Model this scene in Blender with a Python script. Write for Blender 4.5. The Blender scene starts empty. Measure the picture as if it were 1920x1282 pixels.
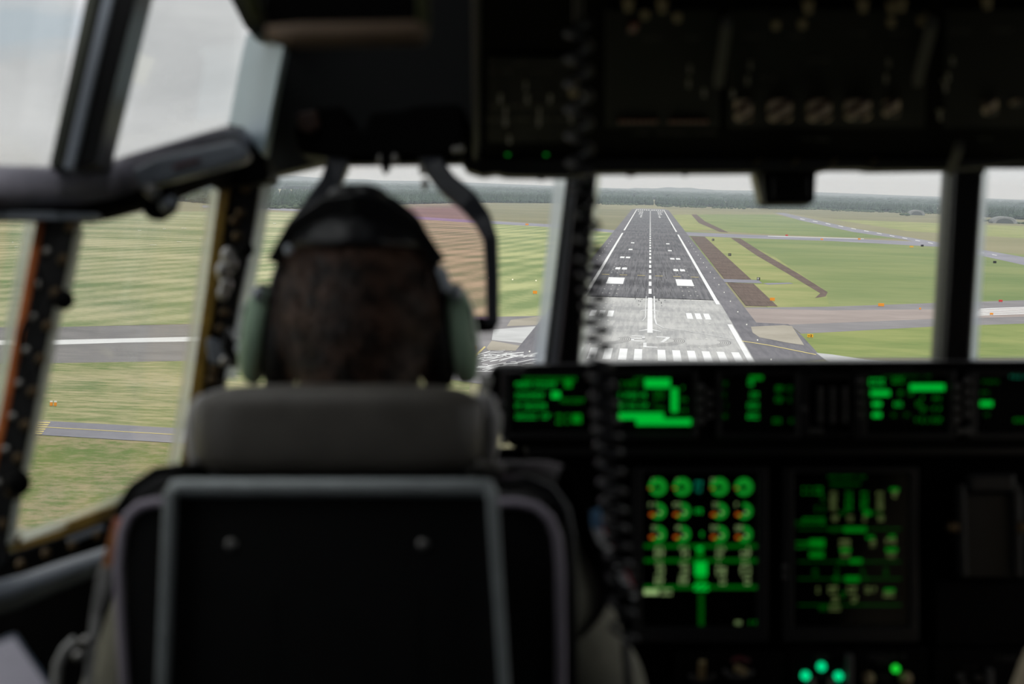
import bpy, bmesh, math, random
import numpy as np
from mathutils import Vector, Matrix, noise
random.seed(7)
SC = bpy.context.scene
COL = SC.collection

# ------------------------------------------------------------------ camera
# The airfield is the world frame (Y along the runway, Z up, ground at z = 0).
# The aircraft flies 40 m above it, nose slightly down: the cockpit has its own
# frame (x right, y forward, z up) carried into the world by the matrix MC.
F = 3733.3          # 70 mm lens on a 36 mm sensor, 1920 px wide
ALT = 40.0
yc = Vector((1219.5-960, 641-350, -F)).normalized()
zc = Vector((1, -0.028, 0)).cross(yc).normalized()
if zc.y < 0: zc = -zc
xc = yc.cross(zc)
R3 = Matrix((xc, yc, zc))
cam = bpy.data.cameras.new('camera'); camo = bpy.data.objects.new('camera', cam)
COL.objects.link(camo); SC.camera = camo
camo.matrix_world = Matrix.Translation((0, 0, ALT)) @ R3.to_4x4()
cam.lens = 70; cam.sensor_width = 36; cam.clip_start = 0.05; cam.clip_end = 60000
cam.dof.use_dof = True; cam.dof.focus_distance = 900; cam.dof.aperture_fstop = 6.4
MC = Matrix.Translation((0, 0, ALT)) @ (R3 @ Matrix(((1,0,0),(0,0,1),(0,-1,0)))).to_4x4()
I4 = Matrix.Identity(4)

SC.view_settings.view_transform = 'Standard'; SC.view_settings.look = 'None'
SC.view_settings.gamma = 1; SC.view_settings.exposure = 0.2
SC.view_settings.use_curve_mapping = False
try:
    SC.cycles.volume_bounces = 0; SC.cycles.transparent_max_bounces = 24
    SC.cycles.max_bounces = 8; SC.cycles.caustics_reflective = False
except Exception: pass

def lin(c):
    return tuple((v/255/12.92 if v/255 <= .04045 else ((v/255+.055)/1.055)**2.4) for v in c)

# ------------------------------------------------------------------ sky
W = bpy.data.worlds.new('overcast_sky'); SC.world = W; W.use_nodes = True
nt = W.node_tree; N = nt.nodes; Lk = nt.links; N.clear()
out = N.new('ShaderNodeOutputWorld'); bg = N.new('ShaderNodeBackground')
tc = N.new('ShaderNodeTexCoord')
mp = N.new('ShaderNodeMapping'); mp.inputs['Scale'].default_value = (5, 5, 16)
Lk.new(tc.outputs['Generated'], mp.inputs['Vector'])
def nz(scale, detail, rough=.55, dist=0.0, src=None):
    n = N.new('ShaderNodeTexNoise'); n.inputs['Scale'].default_value = scale
    n.inputs['Detail'].default_value = detail; n.inputs['Roughness'].default_value = rough
    n.inputs['Distortion'].default_value = dist
    Lk.new((src or mp).outputs[0], n.inputs['Vector']); return n
n1 = nz(1.5, 5, .5, .4)
cr = N.new('ShaderNodeValToRGB'); Lk.new(n1.outputs['Fac'], cr.inputs[0])
cr.color_ramp.elements[0].position = .34; cr.color_ramp.elements[0].color = (.58, .585, .595, 1)
cr.color_ramp.elements[1].position = .62; cr.color_ramp.elements[1].color = (.74, .74, .745, 1)
# gap in the cloud where blue sky shows, up to the left of the runway
def pixdir(px, py): return (R3 @ Vector((px-960, 641-py, -F))).normalized()
gd = pixdir(20, 45)
sub = N.new('ShaderNodeVectorMath'); sub.operation = 'SUBTRACT'; sub.inputs[1].default_value = gd
Lk.new(tc.outputs['Generated'], sub.inputs[0])
sm = N.new('ShaderNodeVectorMath'); sm.operation = 'MULTIPLY'; sm.inputs[1].default_value = (1, 1, 2.6)
Lk.new(sub.outputs[0], sm.inputs[0])
ln_ = N.new('ShaderNodeVectorMath'); ln_.operation = 'LENGTH'; Lk.new(sm.outputs[0], ln_.inputs[0])
n2 = nz(3.0, 6, .6, .3)
ad = N.new('ShaderNodeMath'); ad.operation = 'MULTIPLY_ADD'; ad.inputs[1].default_value = .09
Lk.new(n2.outputs['Fac'], ad.inputs[0]); Lk.new(ln_.outputs['Value'], ad.inputs[2])
mr = N.new('ShaderNodeMapRange'); mr.inputs['From Min'].default_value = .058; mr.inputs['From Max'].default_value = .098
mr.inputs['To Min'].default_value = .5; mr.inputs['To Max'].default_value = 0
Lk.new(ad.outputs[0], mr.inputs['Value'])
mx = N.new('ShaderNodeMixRGB'); Lk.new(mr.outputs[0], mx.inputs[0]); Lk.new(cr.outputs[0], mx.inputs[1])
mx.inputs[2].default_value = (.44, .56, .66, 1)
# brighter, whiter towards the horizon
sp = N.new('ShaderNodeSeparateXYZ'); Lk.new(tc.outputs['Generated'], sp.inputs[0])
mr2 = N.new('ShaderNodeMapRange'); mr2.inputs['From Min'].default_value = 0; mr2.inputs['From Max'].default_value = .035
mr2.inputs['To Min'].default_value = .85; mr2.inputs['To Max'].default_value = 0
Lk.new(sp.outputs['Z'], mr2.inputs['Value'])
mx2 = N.new('ShaderNodeMixRGB'); Lk.new(mr2.outputs[0], mx2.inputs[0]); Lk.new(mx.outputs[0], mx2.inputs[1])
mx2.inputs[2].default_value = (.77, .775, .79, 1)
bg.inputs['Strength'].default_value = 1.0
Lk.new(mx2.outputs[0], bg.inputs['Color']); Lk.new(bg.outputs[0], out.inputs['Surface'])

# soft sun through the cloud, high and behind to the left
sd = bpy.data.lights.new('sun', 'SUN'); sd.energy = 2.9; sd.angle = math.radians(12); sd.color = (1, .975, .95)
so = bpy.data.objects.new('sun', sd); COL.objects.link(so)
so.rotation_euler = Vector((.35, -.5, .78)).to_track_quat('Z', 'Y').to_euler()

# ------------------------------------------------------------------ materials
MATS = {}
def mat(name, rgb, rough=.6, metal=0., var=.12, scale=40., bump=0., spec=.5, rgb2=None, coords='Object', linear=False, emit=None, transl=0.):
    if name in MATS: return MATS[name]
    m = bpy.data.materials.new(name); m.use_nodes = True
    nt = m.node_tree; b = nt.nodes['Principled BSDF']
    c = rgb if linear else lin(rgb)
    c2 = (rgb2 if linear else lin(rgb2)) if rgb2 else tuple(v*(1-var) for v in c)
    c1 = c if rgb2 else tuple(min(1, v*(1+var)) for v in c)
    tc = nt.nodes.new('ShaderNodeTexCoord'); n = nt.nodes.new('ShaderNodeTexNoise')
    n.inputs['Scale'].default_value = scale; n.inputs['Detail'].default_value = 6
    nt.links.new(tc.outputs['Object'], n.inputs['Vector'])
    r = nt.nodes.new('ShaderNodeValToRGB'); nt.links.new(n.outputs['Fac'], r.inputs[0])
    r.color_ramp.elements[0].position = .35; r.color_ramp.elements[0].color = (*c2, 1)
    r.color_ramp.elements[1].position = .65; r.color_ramp.elements[1].color = (*c1, 1)
    nt.links.new(r.outputs[0], b.inputs['Base Color'])
    b.inputs['Roughness'].default_value = rough; b.inputs['Metallic'].default_value = metal
    b.inputs['Specular IOR Level'].default_value = spec
    if bump:
        bp = nt.nodes.new('ShaderNodeBump'); bp.inputs['Strength'].default_value = bump; bp.inputs['Distance'].default_value = .002
        nt.links.new(n.outputs['Fac'], bp.inputs['Height']); nt.links.new(bp.outputs[0], b.inputs['Normal'])
    if emit:
        b.inputs['Emission Color'].default_value = (*emit[0], 1); b.inputs['Emission Strength'].default_value = emit[1]
    if transl:
        t = nt.nodes.new('ShaderNodeBsdfTranslucent'); t.inputs['Color'].default_value = (*c, 1)
        ms = nt.nodes.new('ShaderNodeMixShader'); ms.inputs[0].default_value = transl
        nt.links.new(b.outputs[0], ms.inputs[1]); nt.links.new(t.outputs[0], ms.inputs[2])
        tp = nt.nodes.new('ShaderNodeBsdfTransparent'); m3 = nt.nodes.new('ShaderNodeMixShader'); m3.inputs[0].default_value = .38
        nt.links.new(ms.outputs[0], m3.inputs[1]); nt.links.new(tp.outputs[0], m3.inputs[2])
        nt.links.new(m3.outputs[0], nt.nodes['Material Output'].inputs['Surface'])
    MATS[name] = m; return m

def glassmat(name, tint, gloss=.03, gcol=(1, 1, 1)):
    m = bpy.data.materials.new(name); m.use_nodes = True; nt = m.node_tree; nt.nodes.clear()
    o = nt.nodes.new('ShaderNodeOutputMaterial'); t = nt.nodes.new('ShaderNodeBsdfTransparent')
    t.inputs['Color'].default_value = (*tint, 1)
    g = nt.nodes.new('ShaderNodeBsdfGlossy'); g.inputs['Roughness'].default_value = .03; g.inputs['Color'].default_value = (*gcol, 1)
    lw = nt.nodes.new('ShaderNodeLayerWeight'); lw.inputs['Blend'].default_value = .25
    k = nt.nodes.new('ShaderNodeMath'); k.operation = 'MULTIPLY_ADD'; k.inputs[1].default_value = .25; k.inputs[2].default_value = gloss*.4
    nt.links.new(lw.outputs['Fresnel'], k.inputs[0])
    ms = nt.nodes.new('ShaderNodeMixShader'); nt.links.new(k.outputs[0], ms.inputs[0])
    nt.links.new(t.outputs[0], ms.inputs[1]); nt.links.new(g.outputs[0], ms.inputs[2])
    nt.links.new(ms.outputs[0], o.inputs['Surface']); MATS[name] = m; return m

def lampmat(name, col, s):
    m = bpy.data.materials.new(name); m.use_nodes = True; nt = m.node_tree; nt.nodes.clear()
    o = nt.nodes.new('ShaderNodeOutputMaterial'); e = nt.nodes.new('ShaderNodeEmission')
    e.inputs['Color'].default_value = (*col, 1); e.inputs['Strength'].default_value = s
    nt.links.new(e.outputs[0], o.inputs['Surface']); MATS[name] = m; return m

# ground materials: world-position noise at two scales, optional mowing stripes
def groundmat(name, ca, cb, s1=.02, s2=.5, rough=.95, stripe=None, amt=.5, fine=.35, streak=None, aniso=None):
    m = bpy.data.materials.new(name); m.use_nodes = True; nt = m.node_tree; b = nt.nodes['Principled BSDF']
    L = nt.links.new; nn = nt.nodes.new
    geo = nn('ShaderNodeNewGeometry'); src = geo.outputs['Position']
    if aniso:
        mpp = nn('ShaderNodeMapping'); mpp.inputs['Scale'].default_value = aniso; L(src, mpp.inputs['Vector']); src2 = mpp.outputs[0]
    else: src2 = src
    a = nn('ShaderNodeTexNoise'); a.inputs['Scale'].default_value = s1; a.inputs['Detail'].default_value = 5; L(src, a.inputs['Vector'])
    c = nn('ShaderNodeTexNoise'); c.inputs['Scale'].default_value = s2; c.inputs['Detail'].default_value = 6; c.inputs['Roughness'].default_value = .7; L(src2, c.inputs['Vector'])
    mixf = nn('ShaderNodeMath'); mixf.operation = 'MULTIPLY_ADD'; mixf.inputs[1].default_value = fine
    L(c.outputs['Fac'], mixf.inputs[0])
    k2 = nn('ShaderNodeMath'); k2.operation = 'MULTIPLY'; k2.inputs[1].default_value = 1-fine; L(a.outputs['Fac'], k2.inputs[0])
    L(k2.outputs[0], mixf.inputs[2]); fac = mixf.outputs[0]
    if stripe:
        ang, period, sa, dist = stripe
        rt = nn('ShaderNodeMapping'); rt.inputs['Rotation'].default_value = (0, 0, ang); L(src, rt.inputs['Vector'])
        w = nn('ShaderNodeTexWave'); w.bands_direction = 'X'; w.inputs['Scale'].default_value = math.pi/10/period*1.0
        w.inputs['Distortion'].default_value = dist; w.inputs['Detail'].default_value = 2; w.inputs['Detail Scale'].default_value = .15
        L(rt.outputs[0], w.inputs['Vector'])
        q = nn('ShaderNodeMath'); q.operation = 'MULTIPLY_ADD'; q.inputs[1].default_value = sa; L(w.outputs['Fac'], q.inputs[0])
        q2 = nn('ShaderNodeMath'); q2.operation = 'SUBTRACT'; q2.inputs[1].default_value = sa/2; L(fac, q2.inputs[0]); L(q2.outputs[0], q.inputs[2]); fac = q.outputs[0]
    r = nn('ShaderNodeValToRGB'); L(fac, r.inputs[0])
    r.color_ramp.elements[0].position = .5-amt*.4; r.color_ramp.elements[0].color = (*lin(ca), 1)
    r.color_ramp.elements[1].position = .5+amt*.4; r.color_ramp.elements[1].color = (*lin(cb), 1)
    L(r.outputs[0], b.inputs['Base Color'])
    b.inputs['Roughness'].default_value = rough; b.inputs['Specular IOR Level'].default_value = .15
    MATS[name] = m; return m

# ------------------------------------------------------------------ mesh builder
class MB:
    def __init__(s): s.v = []; s.f = []; s.sm = []
    def add(s, vs, fs, smooth=False):
        o = len(s.v); s.v += [Vector(v) for v in vs]; s.f += [tuple(i+o for i in f) for f in fs]; s.sm += [smooth]*len(fs); return s
    def box(s, c, size, rot=None):
        c = Vector(c); h = Vector(size)/2; vs = []
        for z in (-1, 1):
            for x, y in ((-1,-1),(1,-1),(1,1),(-1,1)):
                p = Vector((x*h.x, y*h.y, z*h.z)); vs.append(c + (rot @ p if rot else p))
        return s.add(vs, [(3,2,1,0),(4,5,6,7),(0,1,5,4),(1,2,6,5),(2,3,7,6),(3,0,4,7)])
    def loops(s, rings, closed=True, caps=True, smooth=True):
        n = len(rings[0]); vs = [p for r in rings for p in r]; fs = []
        for i in range(len(rings)-1):
            for j in range(n if closed else n-1):
                k = (j+1) % n; fs.append((i*n+j, i*n+k, (i+1)*n+k, (i+1)*n+j))
        s.add(vs, fs, smooth)
        if caps:
            o = len(s.v)-len(vs)
            s.f.append(tuple(o+j for j in reversed(range(n)))); s.sm.append(False)
            s.f.append(tuple(o+(len(rings)-1)*n+j for j in range(n))); s.sm.append(False)
        return s
    def tube(s, pts, r, n=10, flat=1., caps=True, up=None):
        pts = [Vector(p) for p in pts]; rings = []; m = len(pts)
        rr = r if isinstance(r, (list, tuple)) else [r]*m
        ref = Vector(up) if up else Vector((0, 0, 1)); prev = None
        for i, p in enumerate(pts):
            t = (pts[min(i+1, m-1)]-pts[max(i-1, 0)]).normalized()
            a = prev if prev is not None else (ref if abs(t.dot(ref)) < .95 else Vector((1, 0, 0)))
            a = (a - t*a.dot(t)).normalized(); prev = a; b = t.cross(a)
            rings.append([p + a*math.cos(2*math.pi*j/n)*rr[i] + b*math.sin(2*math.pi*j/n)*rr[i]*flat for j in range(n)])
        return s.loops(rings, caps=caps)
    def bar(s, pts, w, h, up=(0, 1, 0)):
        """rectangular section swept along pts; w across, h along 'up'"""
        pts = [Vector(p) for p in pts]; m = len(pts); rings = []; up = Vector(up)
        for i, p in enumerate(pts):
            t = (pts[min(i+1, m-1)]-pts[max(i-1, 0)]).normalized()
            a = (up - t*up.dot(t)).normalized(); b = t.cross(a)
            ww = w[i] if isinstance(w, (list, tuple)) else w
            rings.append([p+b*ww/2+a*h/2, p-b*ww/2+a*h/2, p-b*ww/2-a*h/2, p+b*ww/2-a*h/2])
        return s.loops(rings, smooth=False)
    def cyl(s, p0, p1, r, r1=None, n=16): return s.tube([p0, p1], [r, r if r1 is None else r1], n)
    def ball(s, c, r, nu=14, nv=9, rot=None):
        c = Vector(c); r = Vector(r) if not isinstance(r, (int, float)) else Vector((r, r, r)); vs = []; fs = []
        for i in range(1, nv):
            th = math.pi*i/nv
            for j in range(nu):
                ph = 2*math.pi*j/nu
                p = Vector((r.x*math.sin(th)*math.cos(ph), r.y*math.sin(th)*math.sin(ph), r.z*math.cos(th)))
                vs.append(c + (rot @ p if rot else p))
        for i in range(nv-2):
            for j in range(nu):
                k = (j+1) % nu; fs.append((i*nu+j, (i+1)*nu+j, (i+1)*nu+k, i*nu+k))
        t = len(vs); p = Vector((0, 0, r.z)); vs += [c+(rot @ p if rot else p), c-(rot @ p if rot else p)]
        for j in range(nu):
            k = (j+1) % nu; fs.append((t, j, k)); fs.append((t+1, (nv-2)*nu+k, (nv-2)*nu+j))
        return s.add(vs, fs, True)
    def lathe(s, c, axis, prof, n=20):
        """prof: (distance along axis, radius)"""
        c = Vector(c); axis = Vector(axis).normalized(); a = axis.orthogonal().normalized(); b = axis.cross(a)
        return s.loops([[c+axis*h+(a*math.cos(2*math.pi*j/n)+b*math.sin(2*math.pi*j/n))*max(r, 1e-5) for j in range(n)] for h, r in prof])
    def prism(s, poly, d, th):
        """px outline at depth d (number or one per corner), pushed th away from the cabin"""
        n = len(poly); dd = d if isinstance(d, (list, tuple)) else [d]*n
        a = [CP(x, y, q) for (x, y), q in zip(poly, dd)]; b = [p+Vector((0, th, 0)) for p in a]
        fs = [tuple(range(n)), tuple(range(2*n-1, n-1, -1))] + [(i, i+n, (i+1) % n+n, (i+1) % n) for i in range(n)]
        return s.add(a+b, fs)
    def build(s, name, m, parent=None, loc=None, M=MC, bevel=0, seg=2, subsurf=0, smooth=None, center=False):
        me = bpy.data.meshes.new(name)
        if loc is None:
            if parent is not None: loc = Vector(parent['_loc']) if '_loc' in parent else Vector((0, 0, 0))
            else:
                mn = [min(v[i] for v in s.v) for i in range(3)]; mxx = [max(v[i] for v in s.v) for i in range(3)]
                loc = Vector(((mn[0]+mxx[0])/2, (mn[1]+mxx[1])/2, mn[2]))
        loc = Vector(loc)
        me.from_pydata([tuple(v-loc) for v in s.v], [], s.f)
        me.polygons.foreach_set('use_smooth', s.sm if smooth is None else [smooth]*len(s.f))
        me.update(); bm = bmesh.new(); bm.from_mesh(me); bmesh.ops.recalc_face_normals(bm, faces=bm.faces); bm.to_mesh(me); bm.free()
        if isinstance(m, str): m = MATS[m]
        me.materials.append(m)
        o = bpy.data.objects.new(name, me); COL.objects.link(o)
        if parent is not None: o.parent = parent
        else: o.matrix_world = M @ Matrix.Translation(loc)
        o['_loc'] = tuple(loc)
        if bevel:
            bv = o.modifiers.new('Bevel', 'BEVEL'); bv.width = bevel; bv.segments = seg; bv.limit_method = 'ANGLE'; bv.angle_limit = math.radians(40)
        if subsurf:
            ss = o.modifiers.new('Subsurf', 'SUBSURF'); ss.levels = subsurf; ss.render_levels = subsurf
        return o

def CP(px, py, d):
    "point in the cockpit frame seen at that pixel of the photograph, d metres ahead"
    return Vector(((px-960)/F*d, d, (641-py)/F*d))
def thing(name, label, cat, loc, group=None, M=MC):
    o = bpy.data.objects.new(name, None); COL.objects.link(o); o.empty_display_size = .05
    o.matrix_world = M @ Matrix.Translation(Vector(loc)); o['_loc'] = tuple(loc)
    o['label'] = label; o['category'] = cat
    if group: o['group'] = group
    return o
def tag(o, label, cat, group=None, kind=None):
    o['label'] = label; o['category'] = cat
    if group: o['group'] = group
    if kind: o['kind'] = kind
    return o
def struct(o, label=None, cat=None):
    o['kind'] = 'structure'
    if label: o['label'] = label
    if cat: o['category'] = cat
    return o

def G(px, py, z=0):
    d = R3 @ Vector((px-960, 641-py, -F)); t = -(ALT-z)/d.z
    return Vector((d.x*t, d.y*t, z))

# ================================================================== AIRFIELD
groundmat('far_grass', (122, 121, 92), (140, 134, 108), .0035, .05, aniso=(.25, 1, 1), amt=.4)
groundmat('left_field_grass', (112, 127, 88), (172, 168, 134), .012, .3, stripe=(math.radians(12.5), 17.0, .09, 2.5), amt=.27, fine=.4)
groundmat('near_grass', (106, 122, 76), (168, 160, 124), .03, .35, aniso=(.4, 1, 1), amt=.2, fine=.6)
groundmat('brownish_grass', (96, 114, 62), (150, 138, 108), .03, .35, amt=.2, fine=.65)
groundmat('hud_field_grass', (112, 127, 84), (162, 164, 118), .012, .3, stripe=(math.radians(7), 17.0, .11, 2.5), amt=.27, fine=.4)
groundmat('right_field_grass', (100, 118, 76), (132, 138, 94), .008, .08, aniso=(.4, 1, 1), amt=.36, stripe=(math.radians(95), 9, .06, 3))
groundmat('verge_grass', (118, 130, 82), (152, 150, 104), .02, .2, aniso=(.4, 1, 1), amt=.34)
groundmat('bright_grass', (102, 120, 68), (138, 143, 90), .02, .2, aniso=(.4, 1, 1), amt=.32)
groundmat('heath', (106, 108, 82), (132, 126, 100), .006, .05, aniso=(.3, 1, 1), amt=.4)
groundmat('bare_earth', (82, 72, 67), (112, 98, 91), .05, .6, aniso=(3, .06, 1), amt=.35, fine=.6)
groundmat('asphalt', (80, 80, 84), (114, 113, 116), .02, .35, aniso=(2.5, .03, 1), amt=.22, fine=.65)
groundmat('shoulder_asphalt', (92, 91, 96), (120, 118, 122), .02, .4, aniso=(1.5, .1, 1), amt=.35, fine=.55)
groundmat('concrete', (146, 146, 146), (176, 175, 173), .03, .4, aniso=(2.0, .08, 1), amt=.22, fine=.5)
groundmat('old_tarmac', (112, 110, 112), (136, 133, 134), .05, .5, aniso=(.15, 1.5, 1), amt=.3, fine=.6)
groundmat('pink_tarmac', (134, 124, 120), (156, 145, 140), .04, .5, aniso=(.15, 1.5, 1), amt=.3, fine=.6)
groundmat('slab_concrete', (142, 136, 124), (160, 154, 142), .05, .5, amt=.3)
groundmat('pale_concrete', (160, 160, 160), (190, 190, 190), .05, .6, aniso=(.2, 1.5, 1), amt=.35, fine=.6)
groundmat('taxi_grey', (122, 121, 130), (140, 139, 147), .02, .3, amt=.3)
groundmat('white_paint', (205, 205, 205), (222, 222, 222), .05, .8, amt=.3)
groundmat('worn_paint', (192, 192, 192), (215, 215, 215), .1, .8, amt=.3)
groundmat('yellow_paint', (190, 176, 120), (206, 190, 132), .1, .8, amt=.3)
groundmat('tyre_rubber_marks', (60, 60, 62), (84, 84, 86), .1, .8, amt=.3)

def sheet(name, poly, m, z, kind='structure', parent=None):
    if isinstance(poly[0], Vector): vs = [Vector((p.x, p.y, z)) for p in poly]
    else: vs = [Vector((x, y, z)) for x, y in poly]
    from mathutils.geometry import tessellate_polygon
    b = MB().add(vs, [tuple(t) for t in tessellate_polygon([vs])] if len(vs) > 4 else [tuple(range(len(vs)))])
    o = b.build(name, m, parent=parent, M=I4, loc=(Vector(parent['_loc']) if parent else (0, 0, 0)))
    if parent is None: o['kind'] = kind
    return o
def gp(*pts): return [G(x, y) for x, y in pts]

sheet('ground', [(-9000, -500), (9000, -500), (9000, 14000), (-9000, 14000)], 'far_grass', 0)
# left side fields
sheet('ground_mown_field', gp((-400, 425), (40, 402), (380, 396), (520, 398), (560, 400), (562, 600), (362, 607), (120, 613), (-400, 616)), 'left_field_grass', .05)
sheet('ground_mown_field', gp((560, 402), (760, 411), (920, 417), (1062, 428), (1170, 437), (1150, 460), (1030, 592), (1000, 594), (562, 600)), 'hud_field_grass', .05)
sheet('ground_heath', gp((380, 378), (640, 386), (1050, 380), (1195, 392), (1170, 432), (1060, 424), (920, 412), (760, 406), (520, 395), (380, 391)), 'heath', .04)
sheet('ground_near_grass', gp((-500, 672), (60, 681), (345, 677), (700, 672), (880, 700), (880, 800), (320, 803), (100, 791), (-500, 780)), 'near_grass', .05)
sheet('ground_rough_grass', gp((-900, 800), (80, 817), (330, 832), (900, 860), (1000, 1500), (-900, 1500)), 'brownish_grass', .05)
# crossing runway on the left, with its white line
sheet('road_crossing_runway', gp((-500, 618), (120, 613), (362, 608), (560, 600), (880, 595), (925, 594), (1030, 592), (1020, 705), (900, 720), (700, 690), (350, 677), (100, 681), (-500, 684)), 'old_tarmac', .06)
sheet('road_crossing_runway_line', gp((-500, 641), (100, 638), (230, 635), (400, 631), (560, 627), (560, 637), (400, 640), (230, 643), (100, 647), (-500, 650)), 'white_paint', .10)
t_ = sheet('road_taxiway', gp((-300, 775), (75, 789), (330, 803), (900, 820), (900, 850), (330, 831), (60, 815), (-300, 803)), 'taxi_grey', .07)
sheet('road_taxiway_line', gp((85, 801), (330, 815), (330, 816.2), (85, 802.2)), 'yellow_paint', .10)
for i in range(6):
    y = 791+i*4.2
    sheet('road_hatch_marking', gp((64+ -i*.6, y), (95-i*3.0, y+1), (93-i*3.0, y+3.4), (62-i*.6, y+2.8)), 'yellow_paint', .11)
# far taxiway on the left
sheet('road_far_taxiway', gp((380, 385), (500, 389), (640, 397), (860, 411), (1060, 422), (1175, 434), (1175, 439), (1060, 427.5), (860, 416), (640, 401), (500, 393), (380, 389)), 'taxi_grey', .07)
# pavement between crossing runway and threshold (left of threshold)
sheet('road_apron_concrete', gp((925, 618), (1030, 610), (1060, 612), (1030, 655), (1020, 648), (922, 638)), 'pale_concrete', .09)
sheet('road_concrete_slab', gp((958, 600), (1022, 592), (1020, 609), (950, 612)), 'slab_concrete', .09)
sheet('road_concrete_slab', gp((912, 652), (922, 639), (1010, 655), (975, 658), (915, 657)), 'slab_concrete', .09)
sheet('road_yellow_line', gp((880, 676), (908, 650), (911, 651), (884, 677)), 'yellow_paint', .12)
rs = MB()
for i in range(70):
    x = random.uniform(885, 1015); y = random.uniform(662, 700); w = random.uniform(10, 45); t = random.uniform(.5, 1.6); k = random.uniform(-.35, .1)
    rs.add([G(x, y)+Vector((0, 0, .1+i*.0005)), G(x+w, y+w*k)+Vector((0, 0, .1+i*.0005)), G(x+w, y+w*k+t)+Vector((0, 0, .1+i*.0005)), G(x, y+t)+Vector((0, 0, .1+i*.0005))], [(0, 1, 2, 3)])
struct(rs.build('road_worn_paint_markings', 'worn_paint', M=I4, loc=(0, 0, 0)))

# right side fields
sheet('ground_right_field', gp((1232, 470), (1270, 432), (1500, 447), (1760, 463), (1950, 480), (2300, 500), (2300, 545), (1920, 567), (1760, 571), (1441, 578), (1340, 500)), 'right_field_grass', .05)
sheet('ground_right_field', gp((1281, 402), (1450, 402), (1480, 408), (1560, 420), (1700, 448), (1560, 444), (1420, 438), (1305, 430)), 'right_field_grass', .05)
sheet('ground_heath', gp((1245, 392), (1430, 398), (1470, 399), (1640, 420), (2200, 470), (2200, 428), (1920, 408), (1730, 400), (1440, 390), (1243, 384)), 'heath', .04)
sheet('ground_verge', gp((1257, 403), (1300, 402), (1340, 430), (1282, 433)), 'verge_grass', .06)
sheet('ground_pale_field', gp((1560, 411), (1920, 424), (2200, 438), (2200, 462), (1920, 447), (1700, 433)), 'verge_grass', .045)
sheet('ground_verge', gp((1318, 444), (1372, 446), (1450, 480), (1548, 545), (1555, 575), (1441, 578), (1390, 520)), 'verge_grass', .06)
sheet('ground_earth_track', gp((1296, 402), (1306, 402), (1322, 415), (1366, 436), (1350, 435), (1310, 418)), 'bare_earth', .08)
sheet('ground_earth_track', gp((1370, 446), (1388, 447), (1440, 480), (1500, 515), (1552, 548), (1548, 556), (1528, 559), (1538, 550), (1480, 515), (1420, 480)), 'bare_earth', .09)
sheet('ground_bright_verge', gp((1498, 626), (1760, 612), (1920, 606), (2300, 595), (2300, 672), (1930, 672), (1580, 671), (1530, 662)), 'bright_grass', .06)
sheet('ground_bright_verge', gp((1396, 525), (1420, 524), (1488, 531), (1470, 533), (1402, 532)), 'bright_grass', .09)
sheet('road_service_strip', gp((1430, 531), (1480, 530), (1488, 532), (1440, 534)), 'taxi_grey', .10)
sheet('road_diagonal_runway', gp((1452, 399), (1470, 399), (1600, 428), (1765, 455), (1920, 482), (2300, 548), (2300, 565), (1920, 497), (1765, 463), (1690, 448), (1600, 435), (1500, 413)), 'taxi_grey', .07)
sheet('road_link_taxiway', gp((1262, 434), (1400, 440), (1560, 446), (1765, 455), (1765, 463), (1560, 452), (1400, 446.5), (1268, 441)), 'taxi_grey', .075)
sheet('road_link_taxiway_line', gp((1440, 442.2), (1620, 447.5), (1620, 448.3), (1440, 443.2)), 'worn_paint', .12)
for i in range(16):
    x = 1500+i*24
    sheet('road_diagonal_runway_dash', gp((x, 409.5+(x-1500)*.187), (x+9, 411.2+(x-1500)*.187), (x+9, 412.1+(x-1500)*.187), (x, 410.4+(x-1500)*.187)), 'white_paint', .12)
# wide old crossing runway on the right
sheet('road_crossing_tarmac', gp((1390, 577), (1560, 575), (1760, 568), (1920, 563), (2300, 552), (2300, 600), (1920, 607), (1760, 612), (1502, 626), (1478, 608), (1400, 606)), 'old_tarmac', .07)
sheet('road_crossing_centre', gp((1376, 578), (1560, 582), (1760, 580), (1920, 577), (2300, 570), (2300, 588), (1920, 594), (1760, 598), (1478, 609), (1392, 607)), 'pink_tarmac', .08)
for i in range(6):
    y = 577+i*2.4
    sheet('road_threshold_bar', gp((1838-i*3, y+2), (1930, y-1.2), (2050, y-5), (2050, y-4.0), (1930, y), (1838-i*3, y+3.2)), 'white_paint', .12)
sheet('road_tarmac_shoulder', gp((1344, 560), (1376, 565), (1400, 604), (1478, 608), (1502, 628), (1534, 663), (1560, 672), (1400, 690), (1392, 672), (1370, 625)), 'shoulder_asphalt', .085)
sheet('road_concrete_slab', gp((1408, 613), (1470, 610), (1485, 612), (1508, 648), (1475, 643), (1424, 633), (1411, 624)), 'slab_concrete', .125)
sheet('road_old_slab', gp((1530, 662), (1560, 665), (1620, 674), (1700, 682), (1560, 684)), 'pale_concrete', .095)
sheet('road_yellow_line', gp((1388, 639), (1440, 647), (1530, 665), (1530, 666.2), (1440, 648.2), (1388, 640)), 'yellow_paint', .14)

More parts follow.
